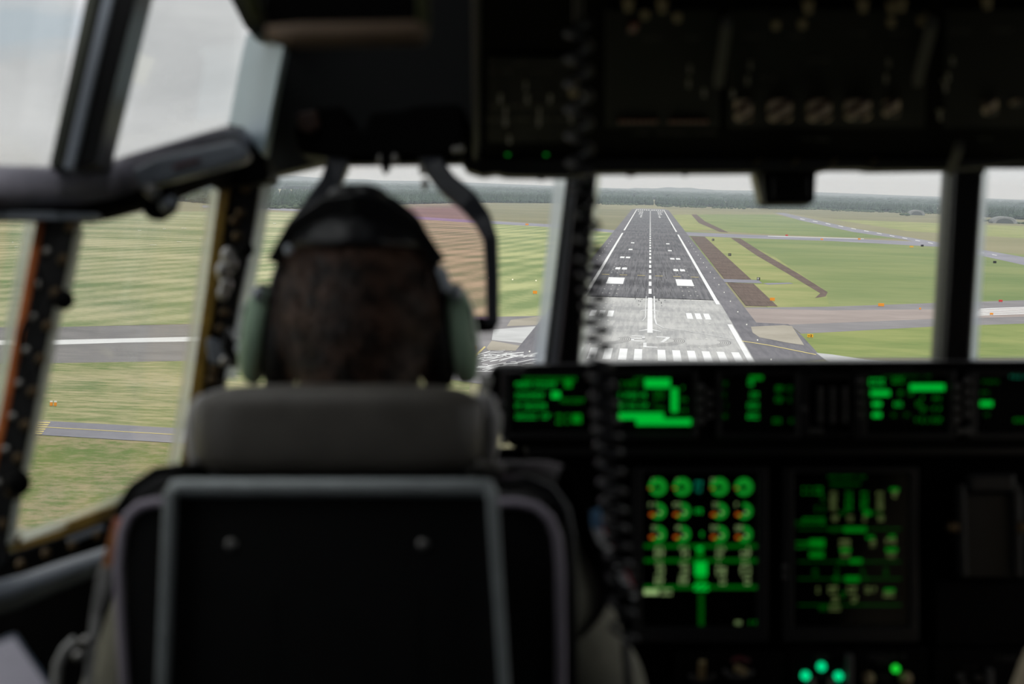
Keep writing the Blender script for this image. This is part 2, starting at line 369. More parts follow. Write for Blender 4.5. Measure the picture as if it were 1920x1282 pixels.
# ---- main runway: one thing of the setting with its painted parts
CX = 1.2
rwy = bpy.data.objects.new('runway', None); COL.objects.link(rwy); rwy['_loc'] = (0, 0, 0)
rwy['kind'] = 'structure'; rwy['label'] = 'long dark asphalt runway with white markings running to the forest'; rwy['category'] = 'runway'
def rect(x0, x1, y0, y1): return [(CX+x0, y0), (CX+x1, y0), (CX+x1, y1), (CX+x0, y1)]
def rp(name, x0, x1, y0, y1, m, z): return sheet(name, rect(x0, x1, y0, y1), m, z, parent=rwy)
rp('shoulder', -32, 32, 440, 3530, 'shoulder_asphalt', .103)
rp('asphalt_surface', -24.5, 24.5, 715, 3530, 'asphalt', .13)
rp('end_pad', -27, 27, 3530, 3640, 'taxi_grey', .10)
rp('concrete_surface', -24.5, 24.5, 430, 718, 'concrete', .13)
for s in (-1, 1):
    for y0, y1 in ((440, 1700), (1800, 3490)):
        if s < 0 and y0 == 440: y0 = 715
        if s > 0 and y0 == 440:
            rp('edge_line', s*23.5-.7, s*23.5+.7, 440, 590, 'white_paint', .17); y0 = 690
        rp('edge_line', s*23.5-.7, s*23.5+.7, y0, y1, 'white_paint', .17)
    for k in range(6):
        rp('threshold_stripe', s*(2.8+3.6*k)-.95, s*(2.8+3.6*k)+.95, 457, 489, 'white_paint', .17)
        rp('threshold_stripe', s*(2.8+3.6*k)-.9, s*(2.8+3.6*k)+1.1, 3370, 3480, 'white_paint', .17)
    for k in range(3):
        rp('touchdown_bar', s*(12.3+2.75*k)-.9, s*(12.3+2.75*k)+.9, 608, 637, 'white_paint', .17)
    rp('aiming_block', min(s*11, s*18), max(s*11, s*18), 813, 870, 'white_paint', .17)
    for y0, n in ((955, 2), (1107, 2), (1250, 1), (1400, 1), (2600, 1), (2720, 1), (2880, 2), (3030, 2), (3180, 3)):
        for k in range(n):
            x = s*(12.4+3.2*k); rp('touchdown_bar', x-1.2, x+1.2, y0, y0+(24 if y0 < 2000 else 60), 'white_paint', .17)
b = MB()
def q(b, x0, x1, y0, y1, z=.17): b.add([(CX+x0, y0, z), (CX+x1, y0, z), (CX+x1, y1, z), (CX+x0, y1, z)], [(0, 1, 2, 3)])
y = 745
q(b, -.75, .75, 545, 718)
while y < 3430: q(b, -.55, .55, y, y+36); y += 60
b.build('centre_line', 'white_paint', parent=rwy, M=I4)
b = MB()
for y0 in (550, 640):
    for s in (-1, 1):
        b.add([(CX+s*.7, y0+9, .175), (CX+s*3.0, y0+2, .175), (CX+s*3.0, y0, .175), (CX+s*.7, y0+5, .175)], [(0, 1, 2, 3)])
b.build('displaced_arrow', 'worn_paint', parent=rwy, M=I4)
b = MB()                                      # painted number 27 over the letter L
def gl(b, strokes, x0, y0, w, h):
    for xa, ya, xb, yb, xc_, yc_, xd, yd in strokes:
        b.add([(CX+x0+x*w, y0+y_*h, .18) for x, y_ in ((xa, ya), (xb, yb), (xc_, yc_), (xd, yd))], [(0, 1, 2, 3)])
two = [(0,.86,1,.86,1,1,0,1), (.78,.5,1,.5,1,.9,.78,.9), (0,.44,1,.44,1,.58,0,.58), (0,.1,.22,.1,.22,.5,0,.5), (0,0,1,0,1,.14,0,.14)]
seven = [(0,.86,1,.86,1,1,0,1), (.25,0,.5,0,1,.86,.72,.86)]
ell = [(0,0,.24,0,.24,1,0,1), (.24,0,1,0,1,.16,.24,.16)]
gl(b, two, -4.9, 513, 3.6, 20); gl(b, seven, 1.7, 512, 3.6, 20); gl(b, ell, -1.7, 495, 3.6, 15)
b.build('painted_number', 'worn_paint', parent=rwy, M=I4)
b = MB()                                      # curved lead-off lines
def lineG(b, pts, w, z=.19):
    for (xa, ya), (xb, yb) in zip(pts, pts[1:]):
        A = Vector((xa, ya, z)); B = Vector((xb, yb, z)); n = (B-A).cross(Vector((0, 0, 1))).normalized()*w/2
        b.add([A-n, A+n, B+n, B-n], [(0, 1, 2, 3)])
def PG(*p): return [(G(x, y).x, G(x, y).y) for x, y in p]
lineG(b, PG((1226.5, 556), (1227.5, 598), (1231, 609), (1245, 616), (1290, 622), (1340, 631), (1377, 637.5)), .45)
lineG(b, PG((1211.5, 556), (1210, 596), (1205, 602), (1192, 603)), .22, .191)
b.build('lead_off_line', 'worn_paint', parent=rwy, M=I4)
b = MB()
for i in range(90):                            # tyre marks
    x = random.choice((-1, 1))*random.gauss(5, 2.4); y = random.uniform(720, 960); L_ = random.uniform(6, 40); w = random.uniform(.1, .3)
    q(b, x, x+w, y, y+L_, .142+i*.0002)
for i in range(12):
    x = random.choice((-1, 1))*random.gauss(4.5, 1.5); y = random.uniform(660, 716); q(b, x, x+.25, y, y+random.uniform(4, 12), .143+i*.0002)
b.build('tyre_marks', 'tyre_rubber_marks', parent=rwy, M=I4)
b = MB()
for cxr in (-14, 0, 12):
    for k in range(6):
        pts = [(CX+cxr+(9-k*.5)*math.cos(a), 520+(20-k*1.5)*math.sin(a)) for a in np.linspace(-1.9, .5, 16)]
        lineG(b, pts, .12, .144)
b.build('turning_tyre_marks', 'tyre_rubber_marks', parent=rwy, M=I4)
b = MB(); lineG(b, [(CX-24, 893), (CX+24, 893)], .25)
b.build('arrester_cable', 'tyre_rubber_marks', parent=rwy, M=I4)
for k in range(6): rp('cable_marker', -20+k*8.0-1.7, -20+k*8.0+1.7, 895, 898, 'yellow_paint', .2)
lampmat('runway_lamp', (1, .98, .9), .8)
proto = None; cnt = 0
for k in range(22):
    for s in (-1, 1):
        for j in range(3):
            x = CX+s*(12.4+j*2.6); y = 500+k*30*(1 if k < 12 else 1.15)
            if cnt >= 96: continue
            if proto is None:
                b = MB().lathe((0, 0, 0), (0, 0, 1), [(0, .3), (.06, .28), (.1, .1)], 8)
                proto = b.build('touchdown_light', 'runway_lamp', parent=rwy, M=I4, loc=(0, 0, 0)); o = proto
            else: o = proto.copy(); COL.objects.link(o); o.parent = rwy
            o.location = (x, y, .17); cnt += 1
el = None
for k in range(18):
    for s in (-1, 1):
        y = 470+k*60; x = CX+s*28.5
        if el is None:
            b = MB().lathe((x, y, 0), (0, 0, 1), [(0, .2), (.2, .13), (.25, .2), (.38, .2), (.46, .08)], 8)
            el = b.build('runway_edge_light', 'runway_lamp', M=I4, loc=(x, y, 0)); o = el
        else: o = el.copy(); COL.objects.link(o)
        o.location = (x, y, 0.02)
        ORD = 'nearest second third fourth fifth sixth seventh eighth ninth tenth eleventh twelfth thirteenth fourteenth fifteenth sixteenth seventeenth farthest'.split()
        tag(o, 'small white edge light, %s one from the threshold on the %s runway shoulder' % (ORD[k], 'left' if s < 0 else 'right'), 'runway light', 'runway edge lights along both shoulders')
# brown earth strip right of the shoulder
def rpg(name, x0, x1, y0, y1, m, z): return sheet(name, rect(x0, x1, y0, y1), m, z)
rpg('ground_earth_strip', 33, 45, 890, 1660, 'bare_earth', .11)
rpg('ground_earth_strip', 33, 44, 690, 855, 'bare_earth', .11)
rpg('road_side_pad', 32, 48, 858, 888, 'taxi_grey', .12)

# ---- airfield signs
mat('sign_yellow', (215, 160, 30), .6, var=.05); mat('sign_orange', (220, 140, 40), .6, var=.05); mat('sign_black', (22, 22, 28), .6)
mat('sign_post', (120, 118, 110), .6); mat('sign_white', (215, 215, 210), .6); mat('sign_red', (190, 60, 60), .6)
def sign(px, py, wpx, hpx, face, label, cat='sign', glyph=None):
    g = G(px, py+hpx/2); s = g.y/F
    w = wpx*s; h = hpx*s; t = thing('airfield_sign', label, cat, (g.x, g.y, 0), M=I4)
    MB().box((g.x, g.y, .25+h/2), (w, .25, h)).build('sign_panel', face, parent=t, M=I4, bevel=.03)
    for sx in (-.35, .35):
        MB().cyl((g.x+sx*w, g.y, 0), (g.x+sx*w, g.y, .3), .06, n=8).build('post', 'sign_post', parent=t, M=I4)
    if glyph:
        b = MB(); n = len(glyph)
        for i, ch in enumerate(glyph):
            x0 = g.x-w*.36+i*w*.72/n; cw = w*.72/n*.7
            for (xa, ya, xb, yb) in {'A': [(0,0,.2,1),(.8,0,1,1),(.2,.85,.8,1),(.2,.4,.8,.55)], '1': [(.4,0,.6,1)], '3': [(0,0,1,.15),(0,.43,1,.57),(0,.85,1,1),(.8,0,1,1)], '-': [(0, .4, 1, .6)]}[ch]:
                b.box((x0+(xa+xb)/2*cw, g.y-.14, .25+h*.15+(ya+yb)/2*h*.7), ((xb-xa)*cw, .03, (yb-ya)*h*.7))
        b.build('lettering', 'sign_white' if face == 'sign_black' else 'sign_black', parent=t, M=I4)
    return t
sign(1448, 562, 9, 5.5, 'sign_orange', 'orange sign on grass at the end of the brown earth strip')
sign(1652, 572.5, 11, 5.5, 'sign_orange', 'orange sign at the grass edge by the old crossing tarmac')
sign(1519, 631, 11, 6, 'sign_yellow', 'yellow sign on the bright grass corner beside the concrete slab', glyph='-3')
sign(1003, 549, 8, 5.5, 'sign_orange', 'orange sign on mown grass left of the runway')
sign(889, 653, 9, 6, 'sign_yellow', 'yellow sign on tarmac beside the green headphone cup', glyph='-3')
sign(1422, 523.5, 6, 5, 'sign_black', 'black sign on the bright grass patch beside the service strip', glyph='A')
sign(1368, 478, 5.5, 5, 'sign_black', 'black distance sign on verge between brown strip and earth track', glyph='11')
sign(1337, 450, 4, 4, 'sign_black', 'black distance sign just past the link taxiway', glyph='1')
sign(1729, 461, 5, 3.5, 'sign_black', 'black sign where the link taxiway meets the diagonal runway')
sign(1709, 463, 7, 2.5, 'sign_yellow', 'low yellow sign on grass below the taxiway junction')
sign(1865, 492, 6, 4, 'sign_black', 'black sign on grass right of the window post')
sign(1876, 565, 7, 4, 'sign_red', 'small red sign on the tarmac edge right of the window post')
sign(1859, 589.5, 6, 3.5, 'sign_orange', 'small orange sign beside the white bars right of window post')
sign(1541, 449, 5, 2.5, 'sign_orange', 'orange marker beside the link taxiway above the right field')
sign(1611, 448.5, 5, 2.5, 'sign_orange', 'orange marker beside the taxiway nearer the junction')
sign(1475, 441.5, 5, 2.5, 'sign_red', 'red marker on the link taxiway edge')
sign(988, 421, 6, 3, 'sign_orange', 'orange marker on the far taxiway left of the runway')
sign(1725, 579.5, 3.5, 3, 'sign_orange', 'tiny orange marker on the crossing tarmac left of window post')
lampmat('approach_lamp', (1, .85, .55), 1.6)
def lampunit(px, py, label, cat='light', n=1, m='approach_lamp', sc=1., group=None):
    g = G(px, py); s = g.y/F; t = thing('ground_light', label, cat, (g.x, g.y, 0), group=group, M=I4)
    for i in range(n):
        x = g.x+(i-(n-1)/2)*3.2*s
        MB().cyl((x, g.y, 0), (x, g.y, 1.2*s), .4*s*sc, n=8).build('stand', 'sign_post', parent=t, M=I4)
        MB().ball((x, g.y, 2.2*s), (1.3*s*sc, 1.0*s*sc, 1.1*s*sc), 8, 6).build('lamp', m, parent=t, M=I4)
lampunit(961, 526, 'glowing warm approach light on mown grass, left one of two')
lampunit(1005, 528, 'glowing warm approach light on mown grass nearest the orange sign')
lampunit(917, 523, 'warm lamp in mown field behind the head-up display arm')
mat('white_box', (225, 225, 220), .6)
BL = ['pair of small white boxes in the mown field, far row, nearest the left post', 'pair of small white boxes in the mown field, middle of the far row', 'cluster of three small white boxes in the mown field, right of far row', 'widest cluster of white boxes in the mown field, near row', 'three white boxes in the mown field just right of the widest cluster', 'pair of white boxes in the mown field touching the pale strip of the post', 'pair of white boxes seen between black post and head-up display arm', 'pair of white boxes seen left of the orange sealed post', 'single white box seen above the pair left of the orange sealed post', 'upper pair of white boxes beside the pilot head', 'single white box just left of the green ear cup']
for i, (x, y, n) in enumerate(((262, 434, 2), (308, 431, 2), (345, 430, 3), (287, 461, 4), (336, 455, 3), (377, 450, 2), (490, 446, 2), (30, 465, 2), (24, 456, 1), (515, 421, 2), (516, 502, 1))):
    lampunit(x, y, BL[i], 'light box', n, 'white_box', .7, 'white boxes in the left field')
g = G(100, 762); s = g.y/F
t = thing('marker_boards', 'pair of small orange and white marker boards on the near grass', 'marker', (g.x, g.y, 0), M=I4)
for i in (-1, 1):
    MB().box((g.x+i*4*s, g.y, 5*s), (5*s, .3, 7*s)).build('board', 'sign_orange', parent=t, M=I4, bevel=.02)
    MB().box((g.x+i*4*s, g.y, 9.6*s), (5*s, .34, 2.4*s)).build('cap', 'white_box', parent=t, M=I4, bevel=.02)
    MB().cyl((g.x+i*4*s, g.y, 0), (g.x+i*4*s, g.y, 2*s), .04, n=8).build('post', 'sign_post', parent=t, M=I4)

# ---- aircraft shelters at the forest edge
mat('shelter_concrete', (120, 122, 122), .9, var=.15, scale=.2, bump=.1)
mat('shelter_door', (70, 74, 74), .9)
def shelter(px, py, wpx, hpx, label):
    g = G(px, py); s = g.y/F; w = wpx*s/2; h = hpx*s; t = thing('aircraft_shelter', label, 'shelter', (g.x, g.y, 0), M=I4)
    rings = []
    for k, f in ((0, .92), (.02, 1), (.75, 1), (.95, .7), (1, .3)):
        rings.append([Vector((g.x-w*f*math.cos(a), g.y+k*w*2.4, h*f*math.sin(a)**.8)) for a in np.linspace(0, math.pi, 17)])
    MB().loops(rings, closed=True, caps=True).build('arched_shell', 'shelter_concrete', parent=t, M=I4)
    b = MB(); b.add([Vector((g.x-w*.7*math.cos(a), g.y-.6, h*.72*math.sin(a))) for a in np.linspace(0, math.pi, 13)], [tuple(range(13))])
    b.build('entrance_door', 'shelter_door', parent=t, M=I4)
shelter(1719, 403.5, 30, 10, 'grey domed aircraft shelter by the forest left of window post')
shelter(1884, 419, 46, 13, 'wide grey arched aircraft shelter right of the window post')

# ---- forest
mat('forest_green', (52, 70, 50), .95, rgb2=(36, 52, 40), scale=.02); mat('forest_far', (50, 66, 54), .95, rgb2=(40, 54, 46), scale=.004)
mat('bush_green', (66, 84, 52), .95, rgb2=(50, 66, 42), scale=.1)
def forest_mesh(name, m, pts, label):
    vs = []; fs = []; sms = []
    for (x, y, h, r, con) in pts:
        o = len(vs); n = 6; ph = random.random()*6
        prof = ((0.02, .35), (.18, .85), (.42, .8), (.72, .45), (1, .02)) if con else ((.0, .3), (.25, .85), (.55, 1), (.82, .65), (1, .08))
        for k, (hh, rr) in enumerate(prof):
            for j in range(n):
                a = ph+2*math.pi*j/n+k*.4; q_ = r*rr*random.uniform(.75, 1.2)
                vs.append((x+q_*math.cos(a), y+q_*math.sin(a), h*hh*random.uniform(.95, 1.04)))
        for k in range(4):
            for j in range(n):
                jj = (j+1) % n; fs.append((o+k*n+j, o+k*n+jj, o+(k+1)*n+jj, o+(k+1)*n+j))
    me = bpy.data.meshes.new(name); me.from_pydata(vs, [], fs); me.materials.append(MATS[m]); me.update()
    ob = bpy.data.objects.new(name, me); COL.objects.link(ob)
    return tag(ob, label, 'forest', kind='stuff')
# forest edge traced on the ground: (px, py of the tree feet)
edge = [(-400, 360), (60, 368), (300, 374), (480, 389), (560, 389), (640, 388), (760, 383), (880, 380), (1050, 381), (1219, 384.5), (1400, 390), (1440, 391), (1560, 393), (1700, 399), (1790, 402), (1900, 411), (2100, 420), (2400, 432)]
EG = [G(x, y) for x, y in edge]
pts = []
for A, B in zip(EG, EG[1:]):
    L_ = (B-A).length; nseg = max(2, int(L_/9))
    for i in range(nseg):
        f = (i+random.random())/nseg; p = A.lerp(B, f)
        d = 0
        for row in range(34):
            y = p.y+d+random.uniform(-4, 4); x = p.x*(y/p.y)+random.uniform(-5, 5)
            con = random.random() < .55
            pts.append((x, y, random.uniform(9, 15)*(1.15 if con else .9), random.uniform(4, 6.5)*(.75 if con else 1.1), con))
            d += 9+row*3.2+random.uniform(0, 5)
forest_mesh('forest', 'forest_green', pts, 'dense dark green forest edge stretching across the far side of the airfield')
pts = []
for i in range(7000):
    y = 6200+9000*random.random()**1.5; x = random.uniform(-.34, .34)*y+random.uniform(-100, 100)
    pts.append((x, y, random.uniform(14, 22), random.uniform(16, 34), False))
forest_mesh('distant_forest', 'forest_far', pts, 'hazy blue green woods stretching to the horizon')
pts = []
for (x0, y0, x1, y1, n) in ((1128, 383, 1195, 384, 60), (1250, 385, 1300, 386, 40), (1440, 391, 1560, 393, 120), (1560, 395, 1790, 402, 120), (1690, 404, 1706, 404, 10), (1800, 412, 1925, 420, 50), (1230, 387, 1420, 392, 60), (495, 391, 640, 390, 50)):
    for i in range(n):
        f = random.random(); p = G(x0+(x1-x0)*f, y0+(y1-y0)*f+random.uniform(-.6, .8)); pts.append((p.x, p.y, random.uniform(2, 5), random.uniform(2, 5), False))
forest_mesh('undergrowth', 'bush_green', pts, 'low bushes scattered in front of the forest edge')
# low distant hill on the horizon
mat('hill_green', (60, 76, 74), .95, rgb2=(50, 64, 62), scale=.002)
def hill(x0, x1, d, h, seed):
    b = MB(); n = 60; rings = []
    for i in range(n+1):
        x = x0+(x1-x0)*i/n; t = math.sin(math.pi*i/n)**.8; hh = h*t*(.65+.5*noise.noise(Vector((i*.13+seed, 0, 0))))
        rings.append([Vector((x, d, -2)), Vector((x, d+300, hh*.6)), Vector((x, d+800, hh)), Vector((x, d+1600, hh*.6)), Vector((x, d+2500, -2))])
    return b.loops(rings, closed=False, caps=False)
struct(hill(-5200, 6000, 14000, 46, 1.).build('hill_ridge', 'hill_green', M=I4))
struct(hill(-300, 700, 13500, 58, 4.).build('hill_ridge', 'hill_green', M=I4))
struct(hill(-4200, -1500, 13000, 78, 8.).build('hill_ridge', 'hill_green', M=I4))

# haze in the air over the airfield
hm = bpy.data.materials.new('haze'); hm.use_nodes = True; hn = hm.node_tree; hn.nodes.clear()
ho = hn.nodes.new('ShaderNodeOutputMaterial'); hv = hn.nodes.new('ShaderNodeVolumeScatter')
hv.inputs['Color'].default_value = (.80, .90, 1, 1); hv.inputs['Density'].default_value = 1.0e-4; hv.inputs['Anisotropy'].default_value = 0.0
hn.links.new(hv.outputs[0], ho.inputs['Volume'])
o = MB().box((0, 7900, 60), (14000, 14000, 119)).build('haze', hm, M=I4)
tag(o, 'thin bluish haze lying over the distant fields and forest', 'haze', kind='stuff')

# ================================================================== COCKPIT SHELL
mat('black_paint', (20, 21, 23), .45, var=.2, scale=30, bump=.15)
mat('dark_interior', (34, 37, 39), .6, var=.1, scale=8, bump=.1)
mat('near_black', (5, 5, 6), .7, var=.2, scale=30, bump=.1, spec=.12)
mat('satin_black', (16, 17, 19), .3, var=.2, scale=30)
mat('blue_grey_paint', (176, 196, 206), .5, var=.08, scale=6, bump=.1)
mat('grey_padding', (128, 126, 138), .45, var=.1, scale=50, bump=.4)
mat('sill_grey', (140, 148, 160), .4, var=.1, scale=12, bump=.1)
mat('olive_primer', (44, 48, 40), .6)
mat('gold_primer', (190, 154, 66), .5, var=.25, scale=20, rgb2=(120, 96, 44))
mat('orange_sealant', (214, 120, 60), .5, var=.2, scale=20, rgb2=(170, 90, 48))
mat('pale_sealant', (244, 248, 240), .6, var=.05, scale=30, transl=.85)
mat('pane_edge', (240, 246, 255), .4, var=.03, scale=30, transl=.9)
mat('bolt_brass', (96, 80, 58), .4, metal=.6); mat('bolt_steel', (170, 168, 165), .35, metal=.8)
mat('carpet_dark', (26, 27, 30), .9, bump=.4, scale=200)
glassmat('windshield_glass', (.985, .995, .99), .012)
glassmat('combiner_tint', (.99, .83, .96), .08, (1, .7, .85))

def S(o): return struct(o)
XL, XR = -.98, 1.64                                      # cabin sides
# shell behind and around the camera
S(MB().box(((XL+XR)/2, .6, -1.14), (XR-XL, 4.6, .06)).build('floor', 'carpet_dark'))
b = MB(); b.box((.72, .55, .72), (1.84, 4.3, .05)); b.box((-.59, -.4, .72), (.78, 2.4, .05)); b.box((-.59, 1.6, .72), (.78, .06, .05))
S(b.build('ceiling', 'dark_interior'))
S(MB().box((-.59, 1.6, .735), (.78, 1.6, .012)).build('window_10', 'windshield_glass'))  # glazed roof opening added out of view to let more daylight into the cabin
S(MB().box(((XL+XR)/2, -1.65, -.2), (XR-XL, .06, 1.9)).build('wall_back', 'dark_interior'))
def sidewall(x, name):
    b = MB(); t = .05
    b.box((x, -.5, -.2), (t, 2.3, 1.9)); b.box((x, 1.05, -.64), (t, .8, 1.02)); b.box((x, 1.05, .71), (t, .8, .08))
    b.box((x, 1.6, -.2), (t, .3, 1.9))
    return S(b.build(name, 'dark_interior'))
sidewall(XL, 'wall_left'); sidewall(XR, 'wall_right')
for i, x in enumerate((XL, XR)):
    S(MB().box((x, 1.05, .27), (.012, .8, .8)).build('window_%d' % (8+i), 'windshield_glass'))
# lower front bulkhead and nose structure behind the instrument panel
S(MB().box((.33, 2.98, -.79), (2.6, .05, .85)).build('wall_front', 'dark_interior'))
for x0, x1, n in ((-.98, -.64, 'left'), (1.30, 1.64, 'right')):
    d0, d1 = (1.75, 2.3) if n == 'left' else (2.3, 1.75)
    b = MB(); b.add([(x0, d0, -1.14), (x1, d1, -1.14), (x1, d1, -.5), (x0, d0, -.5), (x0, d0+.06, -1.14), (x1, d1+.06, -1.14), (x1, d1+.06, -.5), (x0, d0+.06, -.5)],
      [(0,1,2,3),(7,6,5,4),(0,4,5,1),(3,2,6,7),(0,3,7,4),(1,5,6,2)])
    S(b.build('wall_quarter_'+n, 'dark_interior'))

# windscreen header: dark panel above the front windows
S(MB().prism([(516, -900), (2900, -900), (2900, 300), (1920, 303), (1850, 312), (1785, 316), (1640, 318), (1620, 315), (1560, 315), (1540, 320), (1125, 322), (1062, 330), (950, 329), (930, 324), (905, 328), (872, 318), (866, 302), (640, 300), (610, 303), (500, 330), (488, 312), (494, 240), (532, 80)],
   [2.45]*23, .06).build('trim_1', 'dark_interior', bevel=.004))
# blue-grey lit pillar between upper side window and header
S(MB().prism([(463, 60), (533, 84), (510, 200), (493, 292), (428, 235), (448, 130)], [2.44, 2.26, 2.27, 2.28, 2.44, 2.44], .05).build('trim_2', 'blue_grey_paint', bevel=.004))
S(MB().prism([(455, -500), (640, -500), (545, 84), (463, 60), (428, -10), (380, -120)], [2.2, 2.4, 2.42, 2.25, 2.2, 2.2], .09).build('trim_3', 'olive_primer', bevel=.006))
# upper side frame above the two upper windows
S(MB().prism([(100, -900), (600, -900), (420, -140), (240, -140)], [2.1, 2.4, 2.3, 2.1], .08).build('trim_4', 'dark_interior', bevel=.004))
# upper post: olive edge, blue-grey ridge, black face
def post_strip(name, tl, tr, br, bl, d, th, m, kid=None, bevel=.002):
    b = MB().prism([tl, tr, br, bl], d, th); return b.build(name, m, parent=kid, bevel=bevel)
def multi(name, label_loc):                    # structure made of several coloured parts
    o = bpy.data.objects.new(name, None); COL.objects.link(o); o.matrix_world = MC @ Matrix.Translation(Vector(label_loc)); o['_loc'] = tuple(label_loc); o['kind'] = 'structure'; return o
up = multi('trim_5', CP(150, 300, 2.05))
post_strip('inner_flange', (192, -150), (215, -150), (116, 318), (92, 310), [2.03]*4, .05, 'olive_primer', up)
post_strip('ridge', (226, -150), (245, -150), (136, 318), (118, 318), [1.99]*4, .06, 'sill_grey', up)
post_strip('face', (245, -150), (290, -150), (178, 310), (134, 320), [2.0]*4, .08, 'satin_black', up)
post_strip('groove', (213, -150), (228, -150), (120, 318), (112, 318), [2.02]*4, .05, 'near_black', up)
# horizontal beam under the upper windows: padded cap over a black rail
beam = multi('trim_6', CP(200, 400, 2.1))
def sweep_px(pts, hgt, dep, m, name, parent, flat=None):
    """pts: (px, py_centre, d); rounded section, hgt tall x dep deep"""
    rings = []; n = 14
    for i, (x, y, d) in enumerate(pts):
        c = CP(x, y, d); hh = hgt[i] if isinstance(hgt, (list, tuple)) else hgt
        rings.append([c+Vector((0, dep/2*math.cos(2*math.pi*j/n), hh/2*math.sin(2*math.pi*j/n))) for j in range(n)])
    return MB().loops(rings).build(name, m, parent=parent)
sweep_px([(-900, 350, 1.45), (-300, 352, 1.85), (-60, 350, 1.98), (60, 351, 2.03), (150, 352, 2.08), (215, 340, 2.12), (300, 315, 2.18), (400, 285, 2.25), (455, 272, 2.3), (475, 285, 2.33)], [.044]*4+[.044, .046, .048, .048, .044, .03], .07, 'grey_padding', 'padded_cap', beam)
sweep_px([(-900, 396, 1.5), (-300, 394, 1.88), (-60, 392, 2.0), (80, 393, 2.05), (170, 396, 2.1), (215, 385, 2.13), (300, 362, 2.18), (400, 325, 2.26), (490, 300, 2.38)], [.026]*4+[.026, .028, .028, .026, .036], .06, 'near_black', 'rail', beam)
MB().prism([(-800, 398), (0, 396), (180, 400), (182, 412), (0, 409), (-800, 412)], [1.45, 2.0, 2.05, 2.05, 2.0, 1.45], .03).build('lower_flange', 'sill_grey', parent=beam, bevel=.002)
MB().prism([(244, 318), (300, 292), (440, 262), (466, 280), (462, 300), (330, 335), (262, 352)], [2.08]*7, .04).build('cover_plate', 'sill_grey', parent=beam, bevel=.008)
MB().prism([(322, 311), (372, 297), (376, 301), (326, 316)], 2.075, .004).build('red_marking', mat('dull_red', (100, 34, 44), .5), parent=beam)
b = MB()
for i in range(22):
    x = 240+i*9; b.ball(CP(x, 304-i*2.7, 2.1)+Vector((0, -.012, .004)), .0022, 8, 6)
b.build('stitching', 'grey_padding', parent=beam)
# latch hanging from the beam
t = thing('window_latch', 'black latch with two pale tips under the grey beam', 'latch', CP(290, 412, 2.1))
MB().prism([(262, 372), (318, 350), (332, 372), (322, 396), (300, 411), (280, 412), (268, 400)], 2.1, .03).build('body', 'near_black', parent=t, bevel=.004)
MB().cyl(CP(270, 345, 2.09), CP(292, 366, 2.08), .007).build('lever', 'bolt_steel', parent=t)
MB().cyl(CP(306, 388, 2.09), CP(324, 376, 2.08), .006).build('pin', 'sill_grey', parent=t)
# corner block where beam meets header
S(MB().prism([(425, 232), (445, 235), (500, 300), (505, 335), (470, 345), (395, 352), (385, 330), (460, 300), (470, 280)], [2.3]*9, .1).build('trim_7', 'near_black', bevel=.004))

# post A (left) with orange sealant and pale retaining strips
pa = multi('trim_8', CP(60, 1000, 2.05))
MB().prism([(82, 405), (146, 405), (139, 440), (117, 548), (102, 573), (60, 790), (34, 905), (18, 1000), (4, 1060), (-60, 1100), (-60, 900), (12, 780)], 2.05, .03).build('face', 'black_paint', parent=pa, bevel=.003)
MB().prism([(68, 405), (84, 405), (14, 780), (-60, 1100), (-78, 1100), (-2, 780)], 2.045, .05).build('orange_strip', 'orange_sealant', parent=pa, bevel=.002)
MB().prism([(48, 408), (70, 408), (0, 780), (-80, 1100), (-96, 1100), (-20, 760)], 2.15, .003).build('outer_strip', 'pale_sealant', parent=pa, bevel=.002)
MB().prism([(140, 430), (158, 430), (135, 548), (117, 548)], 2.046, .003).build('pale_strip', 'pale_sealant', parent=pa, bevel=.002)
MB().prism([(102, 573), (120, 573), (77, 790), (48, 915), (34, 915), (60, 790)], 2.046, .003).build('pale_strip', 'pale_sealant', parent=pa, bevel=.002)
MB().prism([(24, 940), (40, 935), (28, 1015), (12, 1022)], 2.046, .003).build('pale_strip', 'pale_sealant', parent=pa, bevel=.002)
MB().prism([(8, 1012), (26, 1008), (20, 1034), (4, 1036)], 2.06, .04).build('gold_foot', 'gold_primer', parent=pa, bevel=.002)
b = MB()
for i in range(10):
    y = 425+i*62; x = 132-i*14
    b.ball(CP(x, y, 2.045), (.006, .004, .006), 10, 6)
b.build('bolts', 'bolt_brass', parent=pa)
b = MB()
for i in range(9):
    y = 470+i*62; x = 88-i*13
    b.ball(CP(x, y, 2.045), (.004, .003, .004), 10, 6)
b.build('bolts', 'bolt_steel', parent=pa)
MB().ball(CP(120, 562, 2.04), (.011, .01, .011)).build('knob', 'near_black', parent=pa)
MB().ball(CP(33, 905, 2.04), (.014, .012, .014)).build('knob', 'near_black', parent=pa)
MB().tube([CP(70+14*math.sin(i*.5)-i*2, 500+i*14, 2.03) for i in range(16)], .0018, 8).build('wire', 'near_black', parent=pa)
# post B between the side window and the pilot's front window
pb = multi('trim_9', CP(390, 880, 2.35))
MB().prism([(430, 345), (492, 320), (484, 380), (468, 474), (448, 567), (436, 640), (421, 708), (410, 790), (385, 900), (348, 900), (366, 780), (405, 520)], 2.35, .03).build('face', 'black_paint', parent=pb, bevel=.003)
MB().prism([(410, 350), (432, 345), (405, 540), (372, 780), (352, 900), (334, 900), (350, 780), (385, 540)], 2.34, .06).build('gold_strip', 'gold_primer', parent=pb, bevel=.002)
MB().prism([(394, 352), (412, 350), (386, 540), (350, 780), (334, 880), (312, 880), (330, 780), (366, 540)], 2.43, .003).build('pale_strip', 'pale_sealant', parent=pb, bevel=.002)
MB().prism([(492, 345), (512, 345), (490, 474), (470, 567), (456, 640), (444, 712), (421, 712), (434, 640), (450, 567), (468, 474)], 2.346, .003).build('pane_edge', 'pane_edge', parent=pb, bevel=.001)
b = MB()
